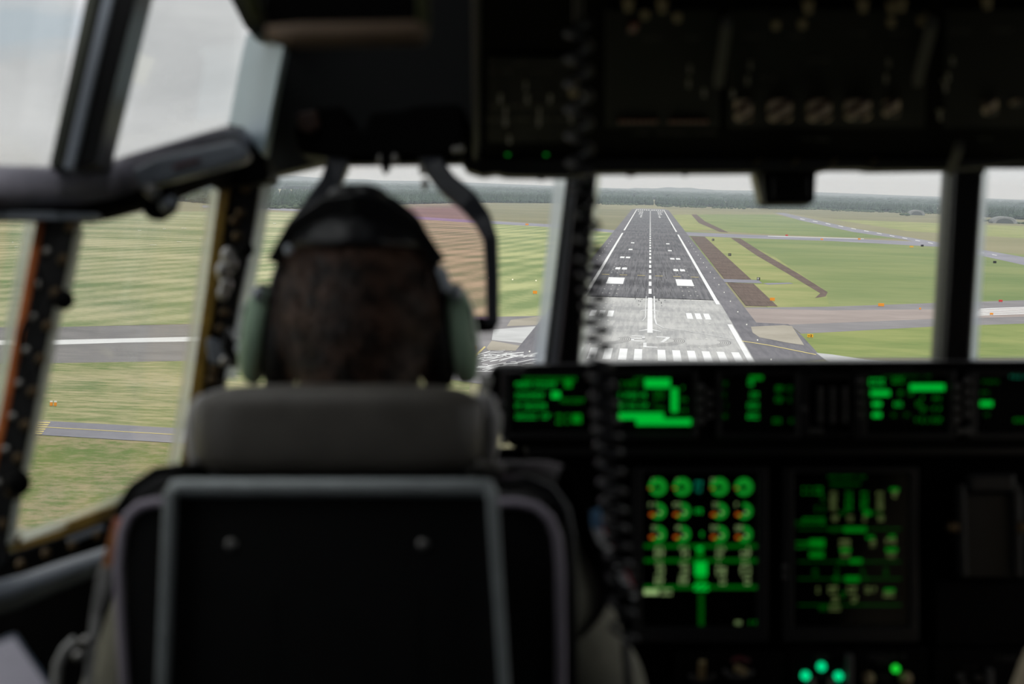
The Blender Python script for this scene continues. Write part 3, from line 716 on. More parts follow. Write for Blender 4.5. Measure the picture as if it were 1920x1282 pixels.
for x, y in ((440, 413), (462, 352), (452, 398), (444, 443), (421, 586), (414, 616), (402, 692), (397, 712), (421, 510)):
    b.ball(CP(x, y, 2.34), (.0065, .004, .0065), 10, 6)
b.build('bolts', 'bolt_brass', parent=pb)
MB().prism([(384, 636), (398, 632), (438, 660), (430, 690), (392, 680)], 2.33, .02).build('bracket', 'sill_grey', parent=pb, bevel=.003)
MB().prism([(424, 610), (440, 640), (455, 648), (452, 672), (436, 692), (426, 670), (412, 650)], 2.32, .03).build('clamp', 'satin_black', parent=pb, bevel=.003)
MB().ball(CP(421, 676, 2.32), .006).build('screw', 'bolt_steel', parent=pb)
b = MB()                                                  # bundled metal clasp on the post
for x, y, r_ in ((428, 480, .009), (420, 508, .010), (434, 494, .008), (424, 534, .008), (418, 550, .007)):
    b.ball(CP(x, y, 2.32), (r_, .007, r_*1.3))
o = b.build('clip', 'bolt_steel', bevel=0); tag(o, 'shiny metal clip cluster fixed on the black post beside the green ear cup', 'clip')
MB().ball(CP(462, 468, 2.33), (.009, .009, .009)).build('knob', 'near_black', parent=pb)
# sill of the side window
sl = multi('trim_10', CP(120, 1060, 2.2))
MB().prism([(20, 990), (60, 990), (110, 975), (235, 925), (330, 880), (330, 900), (235, 945), (110, 993), (30, 1020)], [2.16, 2.18, 2.22, 2.3, 2.4, 2.4, 2.3, 2.22, 2.17][:9], .003).build('pale_strip', 'pale_sealant', parent=sl, bevel=.002)
MB().prism([(22, 1012), (110, 985), (235, 938), (330, 893), (330, 925), (232, 964), (110, 1016), (26, 1046)], 2.23, .05).build('gold_strip', 'gold_primer', parent=sl, bevel=.002)
MB().prism([(20, 1036), (110, 1008), (235, 960), (400, 890), (430, 1000), (420, 1800), (-60, 1800), (-700, 1800), (-700, 1300), (-60, 1060)], 2.21, .05).build('lower_face', 'near_black', parent=sl, bevel=.003)
MB().prism([(122, 1010), (190, 985), (196, 993), (130, 1022)], 2.2, .01).build('bracket', 'sill_grey', parent=sl, bevel=.001)
b = MB()
for x, y in ((39, 1058), (87, 1038), (137, 1023), (184, 1004), (142, 1063)): b.ball(CP(x, y, 2.2), (.006, .004, .006), 10, 6)
b.build('bolts', 'bolt_brass', parent=sl)
sweep_px([(-700, 1300, 1.5), (-200, 1175, 1.9), (-40, 1130, 2.0), (40, 1108, 2.04), (110, 1080, 2.07), (200, 1048, 2.1), (320, 1000, 2.15)], [.05, .04, .036, .034, .03, .026, .024], .09, 'sill_grey', 'side_ledge', sl)
# centre posts
def cpost(name, tl, tr, br, bl, d, edges):
    t = multi(name, CP((bl[0]+br[0])/2, bl[1], d))
    MB().prism([tl, tr, br, bl], d, .09).build('face', 'satin_black', parent=t, bevel=.004)
    for nm, pl, dd, m, th in edges: MB().prism(pl, dd, th).build(nm, m, parent=t, bevel=.001)
cpost('trim_11', (1085, 300), (1121, 300), (1082, 720), (1040, 720), 2.62, [
    ('ridge', [(1074, 300), (1086, 300), (1042, 720), (1028, 720)], 2.63, 'sill_grey', .05),
    ('seal', [(1064, 320), (1075, 320), (1030, 700), (1019, 700)], 2.65, 'olive_primer', .04),
    ('pane_edge', [(1040, 328), (1066, 328), (1024, 690), (1000, 690)], 2.70, 'pane_edge', .003),
    ('pane_edge', [(1120, 325), (1127, 325), (1092, 685), (1083, 685)], 2.70, 'pale_sealant', .003)])
cpost('trim_12', (1793, 290), (1846, 290), (1818, 720), (1768, 720), 2.62, [
    ('seal', [(1786, 300), (1795, 300), (1772, 700), (1763, 700)], 2.63, 'olive_primer', .05),
    ('pane_edge', [(1776, 318), (1787, 318), (1764, 690), (1752, 690)], 2.70, 'pale_sealant', .003),
    ('pane_edge', [(1844, 312), (1855, 312), (1832, 690), (1816, 690)], 2.70, 'pane_edge', .003)])
S(MB().prism([(2320, 290), (2380, 290), (2400, 900), (2340, 900)], 2.55, .09).build('trim_13', 'satin_black', bevel=.004))

# glass panes, each its own window
def pane(i, poly, d, th=.012):
    o = S(MB().prism(poly, d, th).build('window_%d' % i, 'windshield_glass'))
    return o
pane(1, [(-1000, -700), (240, -700), (96, 312), (-1000, 330)], [1.45, 2.06, 2.08, 1.45])
pane(2, [(255, -160), (420, -160), (458, 30), (440, 240), (175, 305)], [2.06, 2.3, 2.32, 2.3, 2.1])
pane(3, [(-1000, 400), (60, 400), (-10, 800), (-80, 1120), (-1000, 1300)], [1.5, 2.1, 2.1, 2.1, 1.5])
pane(4, [(150, 400), (405, 340), (325, 885), (20, 1015)], [2.12, 2.38, 2.38, 2.12])
pane(5, [(485, 325), (1062, 300), (1030, 740), (400, 900)], [2.46, 2.68, 2.68, 2.46])
pane(6, [(1112, 300), (1790, 300), (1765, 730), (1070, 730)], 2.68)
pane(7, [(1840, 295), (2330, 290), (2345, 900), (1815, 730)], [2.68, 2.58, 2.58, 2.68])

# ================================================================== OVERHEAD CONSOLE
mat('panel_black', (5, 5, 6), .9, var=.2, scale=30, bump=.1, spec=.05)
mat('legend_grey', (92, 92, 90), .7); mat('knob_ivory', (190, 184, 168), .4, var=.05)
mat('knob_beige', (176, 158, 120), .4); mat('knob_white', (205, 205, 196), .35, var=.03)
mat('toggle_metal', (150, 148, 140), .35, metal=.6); mat('legend_red', (120, 20, 18), .5); mat('hook_bronze', (96, 86, 60), .4, metal=.3)
lampmat('lamp_green_dim', (.01, .35, .03), .35); lampmat('lamp_green', (0, .8, .28), .85); lampmat('lamp_red_dim', (.5, .01, .01), .15)
def OD(py): return .6675/((641-py)/F+.181)
def O(px, py): return CP(px, py, OD(py))
ON = Vector((0, -.178, -.984))                            # towards the cabin
oc = thing('overhead_console', 'long black overhead switch console above the windscreen', 'console', O(1450, 322))
yy0, yy1 = 318, -260
def oslab(px0, px1, py0, py1, h, th, name, m, bevel=.003):
    a = [O(px0, py0)+ON*h, O(px1, py0)+ON*h, O(px1, py1)+ON*h, O(px0, py1)+ON*h]
    b = [p-ON*th for p in a]
    return MB().add(a+b, [(0,1,2,3),(7,6,5,4),(0,4,5,1),(1,5,6,2),(2,6,7,3),(3,7,4,0)]).build(name, m, parent=oc, bevel=bevel)
oslab(892, 2700, 318, -300, 0, .06, 'housing', 'panel_black')
oslab(885, 900, 320, -300, .004, .07, 'side_rail', 'dark_interior')
oslab(915, 1085, 262, 100, .004, .01, 'switch_panel', 'near_black')
oslab(1135, 1350, 235, 10, .004, .01, 'switch_panel', 'near_black')
oslab(1365, 1735, 235, 10, .004, .01, 'switch_panel', 'near_black')
oslab(1770, 2600, 235, 10, .004, .01, 'switch_panel', 'near_black')
MB().prism([(890, 322), (2700, 300), (2700, 285), (890, 292)], 2.49, .02).build('front_lip', 'near_black', parent=oc, bevel=.004)
for xa, ya, xb, yb in ((1363, 19, 1347, 135), (1748, 19, 1719, 132), (1799, 255, 1781, 303)):
    a, b_ = O(xa, ya), O(xb, yb)
    MB().bar([a+ON*.012, b_+ON*.012], .009, .012, up=ON).build('divider_rail', 'legend_grey', parent=oc, bevel=.001)
def knob(px, py, wpx, m, h=.014, name='knob', shape='round'):
    d = OD(py); r = wpx/2/F*d*.8; c = O(px, py); b = MB()
    if shape == 'round': b.lathe(c, ON, [(0, r*1.15), (h*.25, r*1.1), (h*.3, r*.85), (h*.9, r*.8), (h, r*.6)], 16)
    elif shape == 'ball': b.cyl(c, c+ON*h, r*.35, n=8); b.ball(c+ON*h, (r, r, r*1.25))
    elif shape == 'toggle': b.lathe(c, ON, [(0, r*1.3), (h*.15, r*1.2), (h*.2, r*.5), (h*.85, r*.62), (h, r*.45)], 12)
    return b.build(name, m, parent=oc)
for x, y, w in ((938, 170, 14), (989, 170, 14), (1031, 170, 14), (948, 214, 14), (1010, 214, 15), (1070, 208, 14), (955, 247, 14), (1011, 196, 11), (948, 194, 10), (1067, 190, 14), (986, 146, 9), (1097, 170, 20)):
    knob(x, y, w, 'toggle_metal', .014, 'toggle_switch', 'toggle')
knob(1075, 148, 26, 'knob_beige', .02, 'selector_knob')
for x, y in ((1209, 15), (1270, 20), (1515, 4), (1618, 1), (1689, 0), (1454, 34), (1504, 33), (1671, 29), (1728, 26), (1672, 4), (1242, 2), (1178, 0), (1850, -5)):
    knob(x, y, 22, 'knob_beige', .011, 'rotary_knob')
for x, y in ((1293, 115), (1291, 142), (1406, 108), (1401, 136), (1666, 103), (1661, 133), (1785, 100), (1777, 130), (1320, 160), (1374, 162), (1762, 205), (1772, 150)):
    knob(x, y, 13, 'toggle_metal', .013, 'toggle_switch', 'toggle')
for x, y in ((1425, 88), (1494, 86), (1616, 84), (1663, 83), (1691, 82), (1778, 80), (1809, 78), (1517, 135), (1553, 135), (1828, 183)):
    knob(x, y, 15, 'lamp_green_dim', .003, 'annunciator_lamp')
for k in range(5): knob(1281+k*8, 91, 6, 'lamp_green_dim', .003, 'annunciator_lamp')
for x, y in ((952, 289), (1024, 289)): knob(x, y, 9, 'lamp_green_dim', .002, 'annunciator_lamp')
knob(1820, 226, 17, 'lamp_green', .003, 'annunciator_lamp')
# row of white pull knobs on the front lip
for x in (1171, 1207, 1269, 1301):
    c = CP(x, 283, 2.46); b = MB().cyl(c+Vector((0, .03, .004)), c, .004, n=8); b.ball(c, (.0085, .007, .0125)); b.build('pull_knob', 'knob_white', parent=oc)
MB().prism([(1173, 292), (1196, 290), (1192, 330), (1176, 331)], 2.48, .008).build('red_tab', mat('tab_red', (70, 8, 10), .5), parent=oc, bevel=.001)
MB().prism([(1276, 308), (1290, 308), (1289, 330), (1281, 330)], 2.48, .008).build('tab', 'near_black', parent=oc, bevel=.001)
MB().prism([(1007, 318), (1022, 318), (1020, 338), (1009, 338)], 2.48, .008).build('tab', 'near_black', parent=oc, bevel=.001)
for x0, x1, y in ((1160, 1235, 222), (1255, 1330, 222)):   # red striped legends
    for k in range(7):
        xx = x0+(x1-x0)*k/7; a = O(xx, y); b_ = O(xx+7, y-8)
        MB().box((a+b_)/2+ON*.006, (.0045, .02, .002)).build('red_legend', 'legend_red', parent=oc)
MB().box(O(1187, 42)+ON*.006, (.008, .05, .003)).build('red_legend', 'legend_red', parent=oc)
# little engraved legend lines, blurred beyond reading: short stroke groups
def strokes(b, px0, px1, py, hpx, plane, n=None):
    n = n or max(3, int((px1-px0)/5)); w = (px1-px0)/n
    for i in range(n):
        if random.random() < .15: continue
        x = px0+w*(i+.1); ww = w*.65; k = random.random()
        if k < .5: plane(b, x, x+ww*.35, py-hpx/2, py+hpx/2)
        plane(b, x, x+ww, py-hpx/2, py-hpx/2+hpx*.25)
        if k > .3: plane(b, x, x+ww, py+hpx*.25, py+hpx/2)
def oplane(b, x0, x1, y0, y1):
    b.add([O(x0, y0)+ON*.0055, O(x1, y0)+ON*.0055, O(x1, y1)+ON*.0055, O(x0, y1)+ON*.0055], [(0, 1, 2, 3)])
b = MB()
for x0, x1, y in ((965, 1058, 108), (918, 960, 124), (990, 1035, 124), (920, 1060, 190), (910, 1080, 216), (1205, 1240, 62), (1285, 1312, 62), (1395, 1430, 59), (1475, 1505, 57), (1595, 1625, 54), (1668, 1705, 52), (1780, 1820, 48), (1860, 1900, 46), (1512, 1555, 104), (1425, 1455, 137), (1500, 1555, 253), (1835, 1860, 252), (1185, 1345, 242)):
    strokes(b, x0, x1, y, 5, oplane)
b.build('legend_lettering', 'legend_grey', parent=oc)
# striped emergency handles
sm_ = bpy.data.materials.new('striped_handle'); sm_.use_nodes = True; nt_ = sm_.node_tree; bb = nt_.nodes['Principled BSDF']
tc_ = nt_.nodes.new('ShaderNodeTexCoord'); mp_ = nt_.nodes.new('ShaderNodeMapping'); mp_.inputs['Rotation'].default_value = (0, math.radians(32), 0)
wv = nt_.nodes.new('ShaderNodeTexWave'); wv.bands_direction = 'Z'; wv.inputs['Scale'].default_value = 24; wv.inputs['Distortion'].default_value = .3
rp_ = nt_.nodes.new('ShaderNodeValToRGB'); rp_.color_ramp.interpolation = 'LINEAR'
for e, (p_, c_) in zip(rp_.color_ramp.elements, ((.30, lin((14, 12, 10))), (.62, lin((215, 196, 170))))): e.position = p_; e.color = (*c_, 1)
e = rp_.color_ramp.elements.new(.42); e.color = (*lin((170, 96, 36)), 1)
nt_.links.new(tc_.outputs['Object'], mp_.inputs[0]); nt_.links.new(mp_.outputs[0], wv.inputs[0]); nt_.links.new(wv.outputs['Fac'], rp_.inputs[0]); nt_.links.new(rp_.outputs[0], bb.inputs['Base Color'])
bb.inputs['Roughness'].default_value = .45; MATS['striped_handle'] = sm_
HL = ('striped handle on the overhead console nearest the coiled cord', 'large striped handle, second from the cord on the overhead console', 'striped handle third from the cord, darker on its left half', 'largest striped handle, fourth from the cord on the console', 'narrow striped handle fifth along, beside the divider rail', 'striped handle beside the green lamp at far right', 'striped handle at the right end of the overhead console')
for (x, y, w, h), lb in zip(((1394, 198, 34, 58), (1462, 198, 46, 58), (1536, 204, 46, 46), (1608, 195, 50, 58), (1671, 192, 32, 52), (1856, 188, 28, 54), (1904, 178, 22, 40)), HL):
    d = 2.2; c = CP(x, y, d); s = d/F; t = thing('emergency_handle', lb, 'handle', c+Vector((0, 0, -h*s/2)), 'striped emergency handles on the overhead console')
    MB().loops([[c+Vector((w*s/2*k*math.cos(a), .009*k*math.sin(a), z)) for a in np.linspace(0, 2*math.pi, 21)[:-1]] for z, k in ((-h*s/2, .75), (-h*s/2+.003, 1), (h*s/2-.003, 1), (h*s/2, .8))]).build('grip', 'striped_handle', parent=t)
    MB().cyl(c+Vector((0, 0, h*s/2-.002)), c+Vector((0, .005, h*s/2+.05)), .005, n=10).build('shaft', 'near_black', parent=t)
for x in (1408, 1480, 1552, 1626):                       # curved bronze switch guards
    pts = [CP(x+18*math.cos(a), 285+26*math.sin(a)-2, 2.45) for a in np.linspace(-1.2, 1.3, 9)]
    MB().bar([p for p in pts], .004, .010).build('switch_guard', 'hook_bronze', parent=oc, bevel=.001)
MB().tube([CP(1700, 285, 2.45), CP(1760, 284, 2.45), CP(1812, 290, 2.46), CP(1840, 320, 2.5)], .005, 8).build('grab_wire', 'near_black', parent=oc)

# compass box hanging from the windscreen header
t = thing('standby_compass', 'black box compass hanging under the header above the runway', 'compass', CP(1478, 380, 2.5))
MB().prism([(1430, 318), (1531, 318), (1528, 378), (1522, 381), (1436, 381)], 2.46, .07).build('housing', 'near_black', parent=t, bevel=.003)
MB().prism([(1448, 330), (1518, 330), (1518, 372), (1448, 372)], 2.455, .006).build('face', 'satin_black', parent=t, bevel=.002)
MB().prism([(1414, 322), (1430, 322), (1436, 380), (1428, 380)], 2.5, .05).build('bracket', 'hook_bronze', parent=t, bevel=.002)

# sun visor pad close overhead, beige rim
mat('visor_beige', (134, 112, 92), .6, var=.1, scale=20, bump=.2); mat('visor_green', (84, 90, 58), .6)
t = thing('sun_visor', 'dark padded sun visor with a beige lower rim, top of the view', 'visor', CP(640, 80, 1.45))
MB().prism([(478, -260), (820, -260), (800, 55), (790, 62), (520, 66), (490, 40)], 1.46, .035).build('pad', 'near_black', parent=t, bevel=.008)
MB().tube([CP(500, 64, 1.45), CP(560, 66, 1.45), CP(780, 62, 1.45), CP(800, 66, 1.45)], [.006, .009, .009, .006], 12).build('beige_rim', 'visor_beige', parent=t)
MB().tube([CP(794, 60, 1.46), CP(790, -60, 1.46), CP(790, -250, 1.46)], .0045, 10).build('side_rim', 'visor_green', parent=t)
MB().tube([CP(484, 40, 1.46), CP(450, -60, 1.46), CP(440, -250, 1.46)], .006, 10).build('side_rim', 'visor_green', parent=t)
MB().cyl(CP(640, -250, 1.48), CP(640, -900, 1.55), .008).build('arm', 'near_black', parent=t)

# ================================================================== INSTRUMENT PANEL
mat('bezel_grey', (30, 31, 35), .4, var=.1, scale=30); mat('button_grey', (82, 82, 84), .45, var=.08)
mat('screen_black', (4, 5, 5), .15, var=.05, spec=.4)
lampmat('screen_green', (0, .60, .04), .65); lampmat('screen_green_mid', (0, .40, .015), .36); lampmat('screen_green_dim', (0, .30, .01), .20)
lampmat('screen_pale', (.46, .68, .27), .5); lampmat('screen_green_dim2', (0, .40, .015), .28); lampmat('screen_pale_dim', (.36, .5, .16), .28); lampmat('screen_gauge', (.01, .42, .03), .42); lampmat('screen_red', (.65, .13, .01), .6); lampmat('screen_teal', (0, .30, .16), .5)
PD = 2.56
ip = thing('instrument_panel', 'wide black instrument panel below the windscreen', 'panel', CP(1500, 1400, PD))
MB().prism([(220, 1300), (400, 1130), (430, 900), (880, 870), (924, 842), (960, 842), (2500, 842), (2500, 1500), (220, 1500)], PD+.012, .05).build('face_plate', 'panel_black', parent=ip, bevel=.003)
MB().prism([(985, 838), (2500, 836), (2500, 852), (985, 853)], PD-.03, .03).build('panel_lip', 'bezel_grey', parent=ip, bevel=.003)
gs = thing('glareshield', 'black glareshield with display units along the foot of the windscreen', 'glareshield', CP(1500, 840, PD))
MB().prism([(916, 694), (930, 688), (1090, 684), (1250, 680), (2500, 674), (2500, 840), (960, 840), (925, 800), (916, 740)], PD-.04, .34).build('hood', 'near_black', parent=gs, bevel=.008)
MB().prism([(985, 684), (1250, 679), (2500, 673), (2500, 677), (1250, 683), (985, 689)], PD-.046, .35).build('top_edge', 'bezel_grey', parent=gs, bevel=.001)
for x0, x1 in ((1198, 1292), (1375, 1412), (1498, 1536), (1640, 1710)):
    MB().prism([(x0, 687), (x1, 686), (x1, 694), (x0, 695)], PD-.044, .006).build('legend_plate', 'bezel_grey', parent=gs, bevel=.001)

def display(label, x0, y0, x1, y1, sx0, sy0, sx1, sy1, content, buttons=(), d=PD-.05, group=None, bez='bezel_grey', cat='display', name='display_unit'):
    """bezel rectangle, screen rectangle in pixels, then what the screen shows"""
    t = thing(name, label, cat, CP((x0+x1)/2, y1, d), group)
    outer = [(x0, y0), (x1, y0), (x1, y1), (x0, y1)]
    inner = [(sx0, sy0), (sx1, sy0), (sx1, sy1), (sx0, sy1)]
    a = [CP(*p, d) for p in outer]; b_ = [CP(*p, d) for p in inner]; c = [p+Vector((0, .012, 0)) for p in b_]; e = [p+Vector((0, .05, 0)) for p in a]
    m = MB(); m.add(a+b_+c+e, [(0,1,5,4),(1,2,6,5),(2,3,7,6),(3,0,4,7)]+[(4,5,9,8),(5,6,10,9),(6,7,11,10),(7,4,8,11)]+[(0,12,13,1),(1,13,14,2),(2,14,15,3),(3,15,12,0)])
    m.build('bezel', bez, parent=t, bevel=.0015)
    MB().add([p+Vector((0, -.002, 0)) for p in c]+[p+Vector((0, .004, 0)) for p in c], [(0,1,2,3),(7,6,5,4),(0,4,5,1),(1,5,6,2),(2,6,7,3),(3,7,4,0)]).build('screen', 'screen_black', parent=t)
    ds = d+.0085; bk = {}
    def pl(m_):
        def f(b, xa, xb, ya, yb): b.add([CP(xa, ya, ds), CP(xb, ya, ds), CP(xb, yb, ds), CP(xa, yb, ds)], [(0, 1, 2, 3)])
        return f
    for it in content:
        k = it[0]; b = bk.setdefault(it[1], MB()); f = pl(it[1])
        if k == 'r': f(b, *it[2:])                                      # filled bar xa, xb, ya, yb
        elif k == 's': strokes(b, it[2], it[3], (it[4]+it[5])/2, it[5]-it[4], f)
        elif k == 'c': 
            cx_, cy_, r0, r1, a0, a1 = it[2:]; n = 22
            for i in range(n):
                t0 = math.radians(a0+(a1-a0)*i/n); t1 = math.radians(a0+(a1-a0)*(i+1)/n)
                b.add([CP(cx_+r*math.cos(q_), cy_-r*math.sin(q_), ds-.0003) for r, q_ in ((r0, t0), (r1, t0), (r1, t1), (r0, t1))], [(0, 1, 2, 3)])
    for k, b in bk.items(): b.build('lit_symbols', k, parent=t)
    for bx, by, r in buttons:
        MB().lathe(CP(bx, by, d), (0, -1, 0), [(0, r/F*d), (.004, r/F*d*.95), (.006, r/F*d*.7)], 12).build('button', 'button_grey', parent=t)
    return t
Gn, Gm, Gd, Pl, Rd, Tl = 'screen_green', 'screen_green_mid', 'screen_green_dim', 'screen_pale', 'screen_red', 'screen_teal'
def z3(l): return [(k, m)+((880+a*.2708, 880+b*.2708, 660+c*.2708, 660+d*.2708) if k != 'c' else ()) for k, m, a, b, c, d in l]
def z4(l): return [(k, m)+(1400+a*.2708, 1400+b*.2708, 660+c*.2708, 660+d*.2708) for k, m, a, b, c, d in l]
display('glareshield display left of the coiled cord with faint green text', 940, 696, 1118, 822, 955, 703, 1110, 810,
 z3([('s', Gm, 370, 745, 175, 205), ('s', Gn, 320, 600, 210, 240), ('r', Gm, 660, 710, 190, 245), ('s', Gn, 320, 520, 285, 315), ('r', Gn, 570, 628, 275, 318), ('s', Gm, 630, 800, 322, 350), ('s', Gn, 320, 535, 358, 388), ('s', Gn, 320, 470, 432, 460), ('s', Gn, 500, 580, 428, 458), ('s', Gm, 600, 690, 430, 495), ('r', Gm, 712, 775, 430, 490)]),
 [(940, 756, 8), (942, 779, 7), (946, 828, 7), (929, 828, 6)])
display('glareshield display right of the coiled cord with bright green bars', 1142, 696, 1308, 822, 1152, 703, 1300, 812,
 z3([('s', Gm, 1030, 1180, 205, 235), ('r', Gn, 1215, 1390, 185, 245), ('s', Gm, 1140, 1220, 175, 190), ('r', Gn, 1398, 1442, 250, 415), ('s', Gm, 1450, 1510, 238, 262), ('s', Gm, 1450, 1510, 318, 340), ('s', Gm, 1450, 1510, 394, 416), ('s', Gn, 1035, 1230, 285, 312), ('s', Gn, 1040, 1240, 358, 384), ('s', Gm, 1280, 1350, 262, 290), ('s', Gd, 1280, 1350, 300, 400), ('r', Gn, 1035, 1345, 420, 464), ('r', Gn, 1155, 1535, 462, 505)]),
 [(1314, 727, 8), (1314, 748, 8), (1314, 768, 8), (1314, 788, 8), (1331, 737, 7), (1331, 757, 7), (1331, 778, 7)])
display('dim glareshield display left of the keypad with sparse green dots', 1345, 696, 1498, 822, 1352, 703, 1492, 812,
 [('s', Gd, 1356, 1364, y-3, y+3) for y in (719, 740, 760, 780)]+z4([('r', Gm, 20, 110, 165, 190), ('s', Gn, 10, 70, 195, 230), ('s', Gn, 5, 85, 282, 310), ('s', Gn, 5, 85, 355, 385), ('s', Gn, 5, 85, 430, 460), ('s', Gm, 200, 252, 238, 268), ('s', Gd, 275, 320, 238, 268), ('s', Gm, 200, 252, 315, 345), ('s', Gd, 275, 325, 315, 345), ('s', Gm, 180, 240, 462, 488), ('s', Gd, 285, 325, 462, 488)]))
kp = [(1400+x*.2708, 660+y*.2708, 5.5) for x in (510, 595, 680) for y in (260, 300, 340, 385, 430, 470)]
display('dark keypad panel with rows of small grey keys on the glareshield', 1500, 700, 1598, 818, 1516, 710, 1596, 812, [], [(x, y, r) for x, y, r in kp]+[(1524, 807, 6), (1537, 807, 6), (1507, 766, 6)], cat='keypad', name='keypad')
display('glareshield display right of the keypad with a bright green bar', 1603, 696, 1792, 822, 1625, 703, 1780, 812,
 z4([('s', Gn, 850, 955, 185, 230), ('s', Gd, 940, 1280, 155, 172), ('s', Gm, 1010, 1090, 175, 215), ('r', Gn, 1130, 1370, 222, 265), ('r', Gn, 860, 990, 266, 302), ('s', Gm, 1050, 1180, 270, 298), ('s', Gm, 1190, 1350, 308, 332), ('r', Gn, 872, 932, 345, 375), ('r', Gn, 872, 932, 420, 450), ('s', Gn, 1000, 1080, 348, 374), ('s', Gm, 1150, 1215, 345, 374), ('s', Gm, 1205, 1350, 382, 410), ('s', Gd, 1000, 1040, 424, 446), ('s', Gd, 1090, 1130, 424, 446), ('s', Gm, 1170, 1355, 458, 484)]),
 [(1611, 715, 7), (1611, 735, 7), (1611, 756, 7), (1611, 777, 7)])
display('glareshield display at the right end with one green dot', 1815, 696, 2010, 822, 1832, 703, 2000, 812,
 z4([('s', Gd, 1630, 1750, 196, 214), ('s', Gd, 1620, 1700, 272, 290), ('r', Gn, 1618, 1702, 340, 374), ('s', Gd, 1630, 1705, 425, 444), ('s', Tl, 1825, 1990, 155, 178), ('s', Gm, 1830, 1990, 460, 482)]),
 [(1400+x*.2708, 660+y*.2708, 7.5) for x, y in ((1455, 240), (1455, 315), (1455, 390), (1455, 465), (1525, 200), (1525, 275), (1525, 350), (1525, 425), (1478, 545), (1530, 545))])
def z5(x): return 1160+x*.312
def z5y(y): return 840+y*.312
E_ = []
for r_i, gy in enumerate((232, 378, 517)):
    for gx in (232, 378, 602, 750):
        x, y = z5(gx+3), z5y(gy)
        a1 = 190 if r_i == 0 else 100; a0 = -150 if r_i == 0 else -130
        E_.append(('c', 'screen_gauge', x, y, 7.5, 16.5 if r_i == 0 else 15, a0, a1))
        E_.append(('s', Pl, x-16, x-2, y-15, y-8))
        if r_i == 0: E_.append(('r', 'screen_gauge', x-4, x+5, y-6, y-1)); E_.append(('r', Rd, x-17, x-11, y+0, y+4))
        else: E_.append(('r', Rd, x-15, x-7, y+5-r_i*1, y+10-r_i*1)); E_.append(('r', Pl, x+1, x+6, y+1, y+5))
for x, y in ((481, 232), (481, 378), (486, 517)): E_.append(('s', Gn if y > 240 else Tl, z5(x-22), z5(x+24), z5y(y)-4 - (6 if y < 240 else 0), z5y(y)+4+(6 if y < 240 else 0)))
for y in (588, 675, 835): E_.append(('r', Gd, z5(155), z5(830), z5y(y)-3.5, z5y(y)+3.5))
for gx in (246, 392, 617, 765):
    for ya, yb, w in ((592, 612, 26), (622, 654, 32), (688, 708, 24), (718, 750, 32), (756, 768, 26), (782, 818, 28)): E_.append(('s', Pl, z5(gx-w), z5(gx+w), z5y(ya), z5y(yb)))
E_ += [('r', Gn, z5(468), z5(506), z5y(590), z5y(612)), ('r', Gm, z5(470), z5(508), z5y(618), z5y(650)), ('r', Gn, z5(458), z5(530), z5y(680), z5y(765)), ('r', Gm, z5(468), z5(522), z5y(768), z5y(800)), ('r', Gn, z5(455), z5(540), z5y(815), z5y(855)),
 ('r', Pl, z5(152), z5(240), z5y(848), z5y(880)), ('s', Pl, z5(255), z5(322), z5y(846), z5y(882)), ('s', 'screen_pale', z5(700), z5(738), z5y(1040), z5y(1058)), ('s', Gm, z5(785), z5(830), z5y(1038), z5y(1060))]
for k in range(14): E_.append(('r', Gd, z5(480), z5(512), z5y(872+k*14), z5y(880+k*14)))
display('tall engine display with green ring gauges right of the cord', 1188, 876, 1440, 1204, 1204, 886, 1420, 1176, E_, [(1190, 1062, 6), (1190, 1079, 6)], d=PD-.01)
def z6(x): return 1440+x*.312
S_ = []
for k, m, a, b_, c, d in [('s', Gd, 360, 590, 166, 180), ('s', Gd, 372, 560, 210, 224), ('s', Gm, 205, 330, 235, 275), ('s', Gd, 310, 345, 290, 320), ('s', Gd, 265, 345, 350, 380), ('s', Gm, 210, 345, 420, 455), ('s', Gd, 165, 215, 440, 460), ('s', Gd, 405, 480, 380, 400), ('r', Gm, 575, 615, 375, 405), ('s', Gd, 620, 690, 382, 402),
  ('s', Gd, 365, 450, 478, 500), ('r', Gm, 455, 590, 475, 503), ('s', Gm, 170, 340, 562, 600), ('r', Gm, 250, 340, 548, 590), ('r', Gm, 250, 335, 625, 655), ('s', Pl, 430, 495, 552, 590), ('r', Gm, 435, 495, 600, 625), ('s', Pl, 440, 492, 630, 652), ('r', Gm, 592, 638, 528, 545), ('s', Pl, 585, 650, 555, 595), ('r', Gm, 725, 765, 522, 538), ('s', Pl, 708, 772, 545, 572), ('r', Gm, 708, 775, 600, 622), ('s', Pl, 715, 770, 630, 655),
  ('s', Gd, 415, 480, 670, 692), ('r', Gm, 490, 565, 665, 692), ('s', Gd, 270, 300, 730, 765), ('s', Gd, 405, 435, 725, 760), ('s', Gd, 553, 580, 728, 755), ('s', Gd, 695, 722, 728, 760), ('s', Gm, 375, 430, 772, 800), ('r', Gm, 462, 550, 770, 802), ('s', Gd, 555, 600, 772, 800),
  ('s', Pl, 252, 312, 838, 868), ('s', Pl, 362, 420, 832, 868), ('s', Pl, 475, 535, 834, 868), ('s', Pl, 585, 650, 836, 868), ('r', Gm, 700, 760, 845, 862), ('s', Pl, 692, 762, 866, 892), ('s', Pl, 385, 425, 890, 925), ('s', Pl, 500, 540, 890, 925), ('s', Gd, 430, 475, 865, 895), ('s', Gd, 310, 365, 950, 978), ('s', Pl, 368, 436, 950, 975), ('r', Gm, 735, 785, 240, 258), ('s', Pl, 735, 782, 260, 295)]:
    S_.append((k, {'screen_pale': 'screen_pale_dim', 'screen_green_mid': 'screen_green_dim2'}.get(m, m), z6(a), z6(b_), z5y(c), z5y(d)))
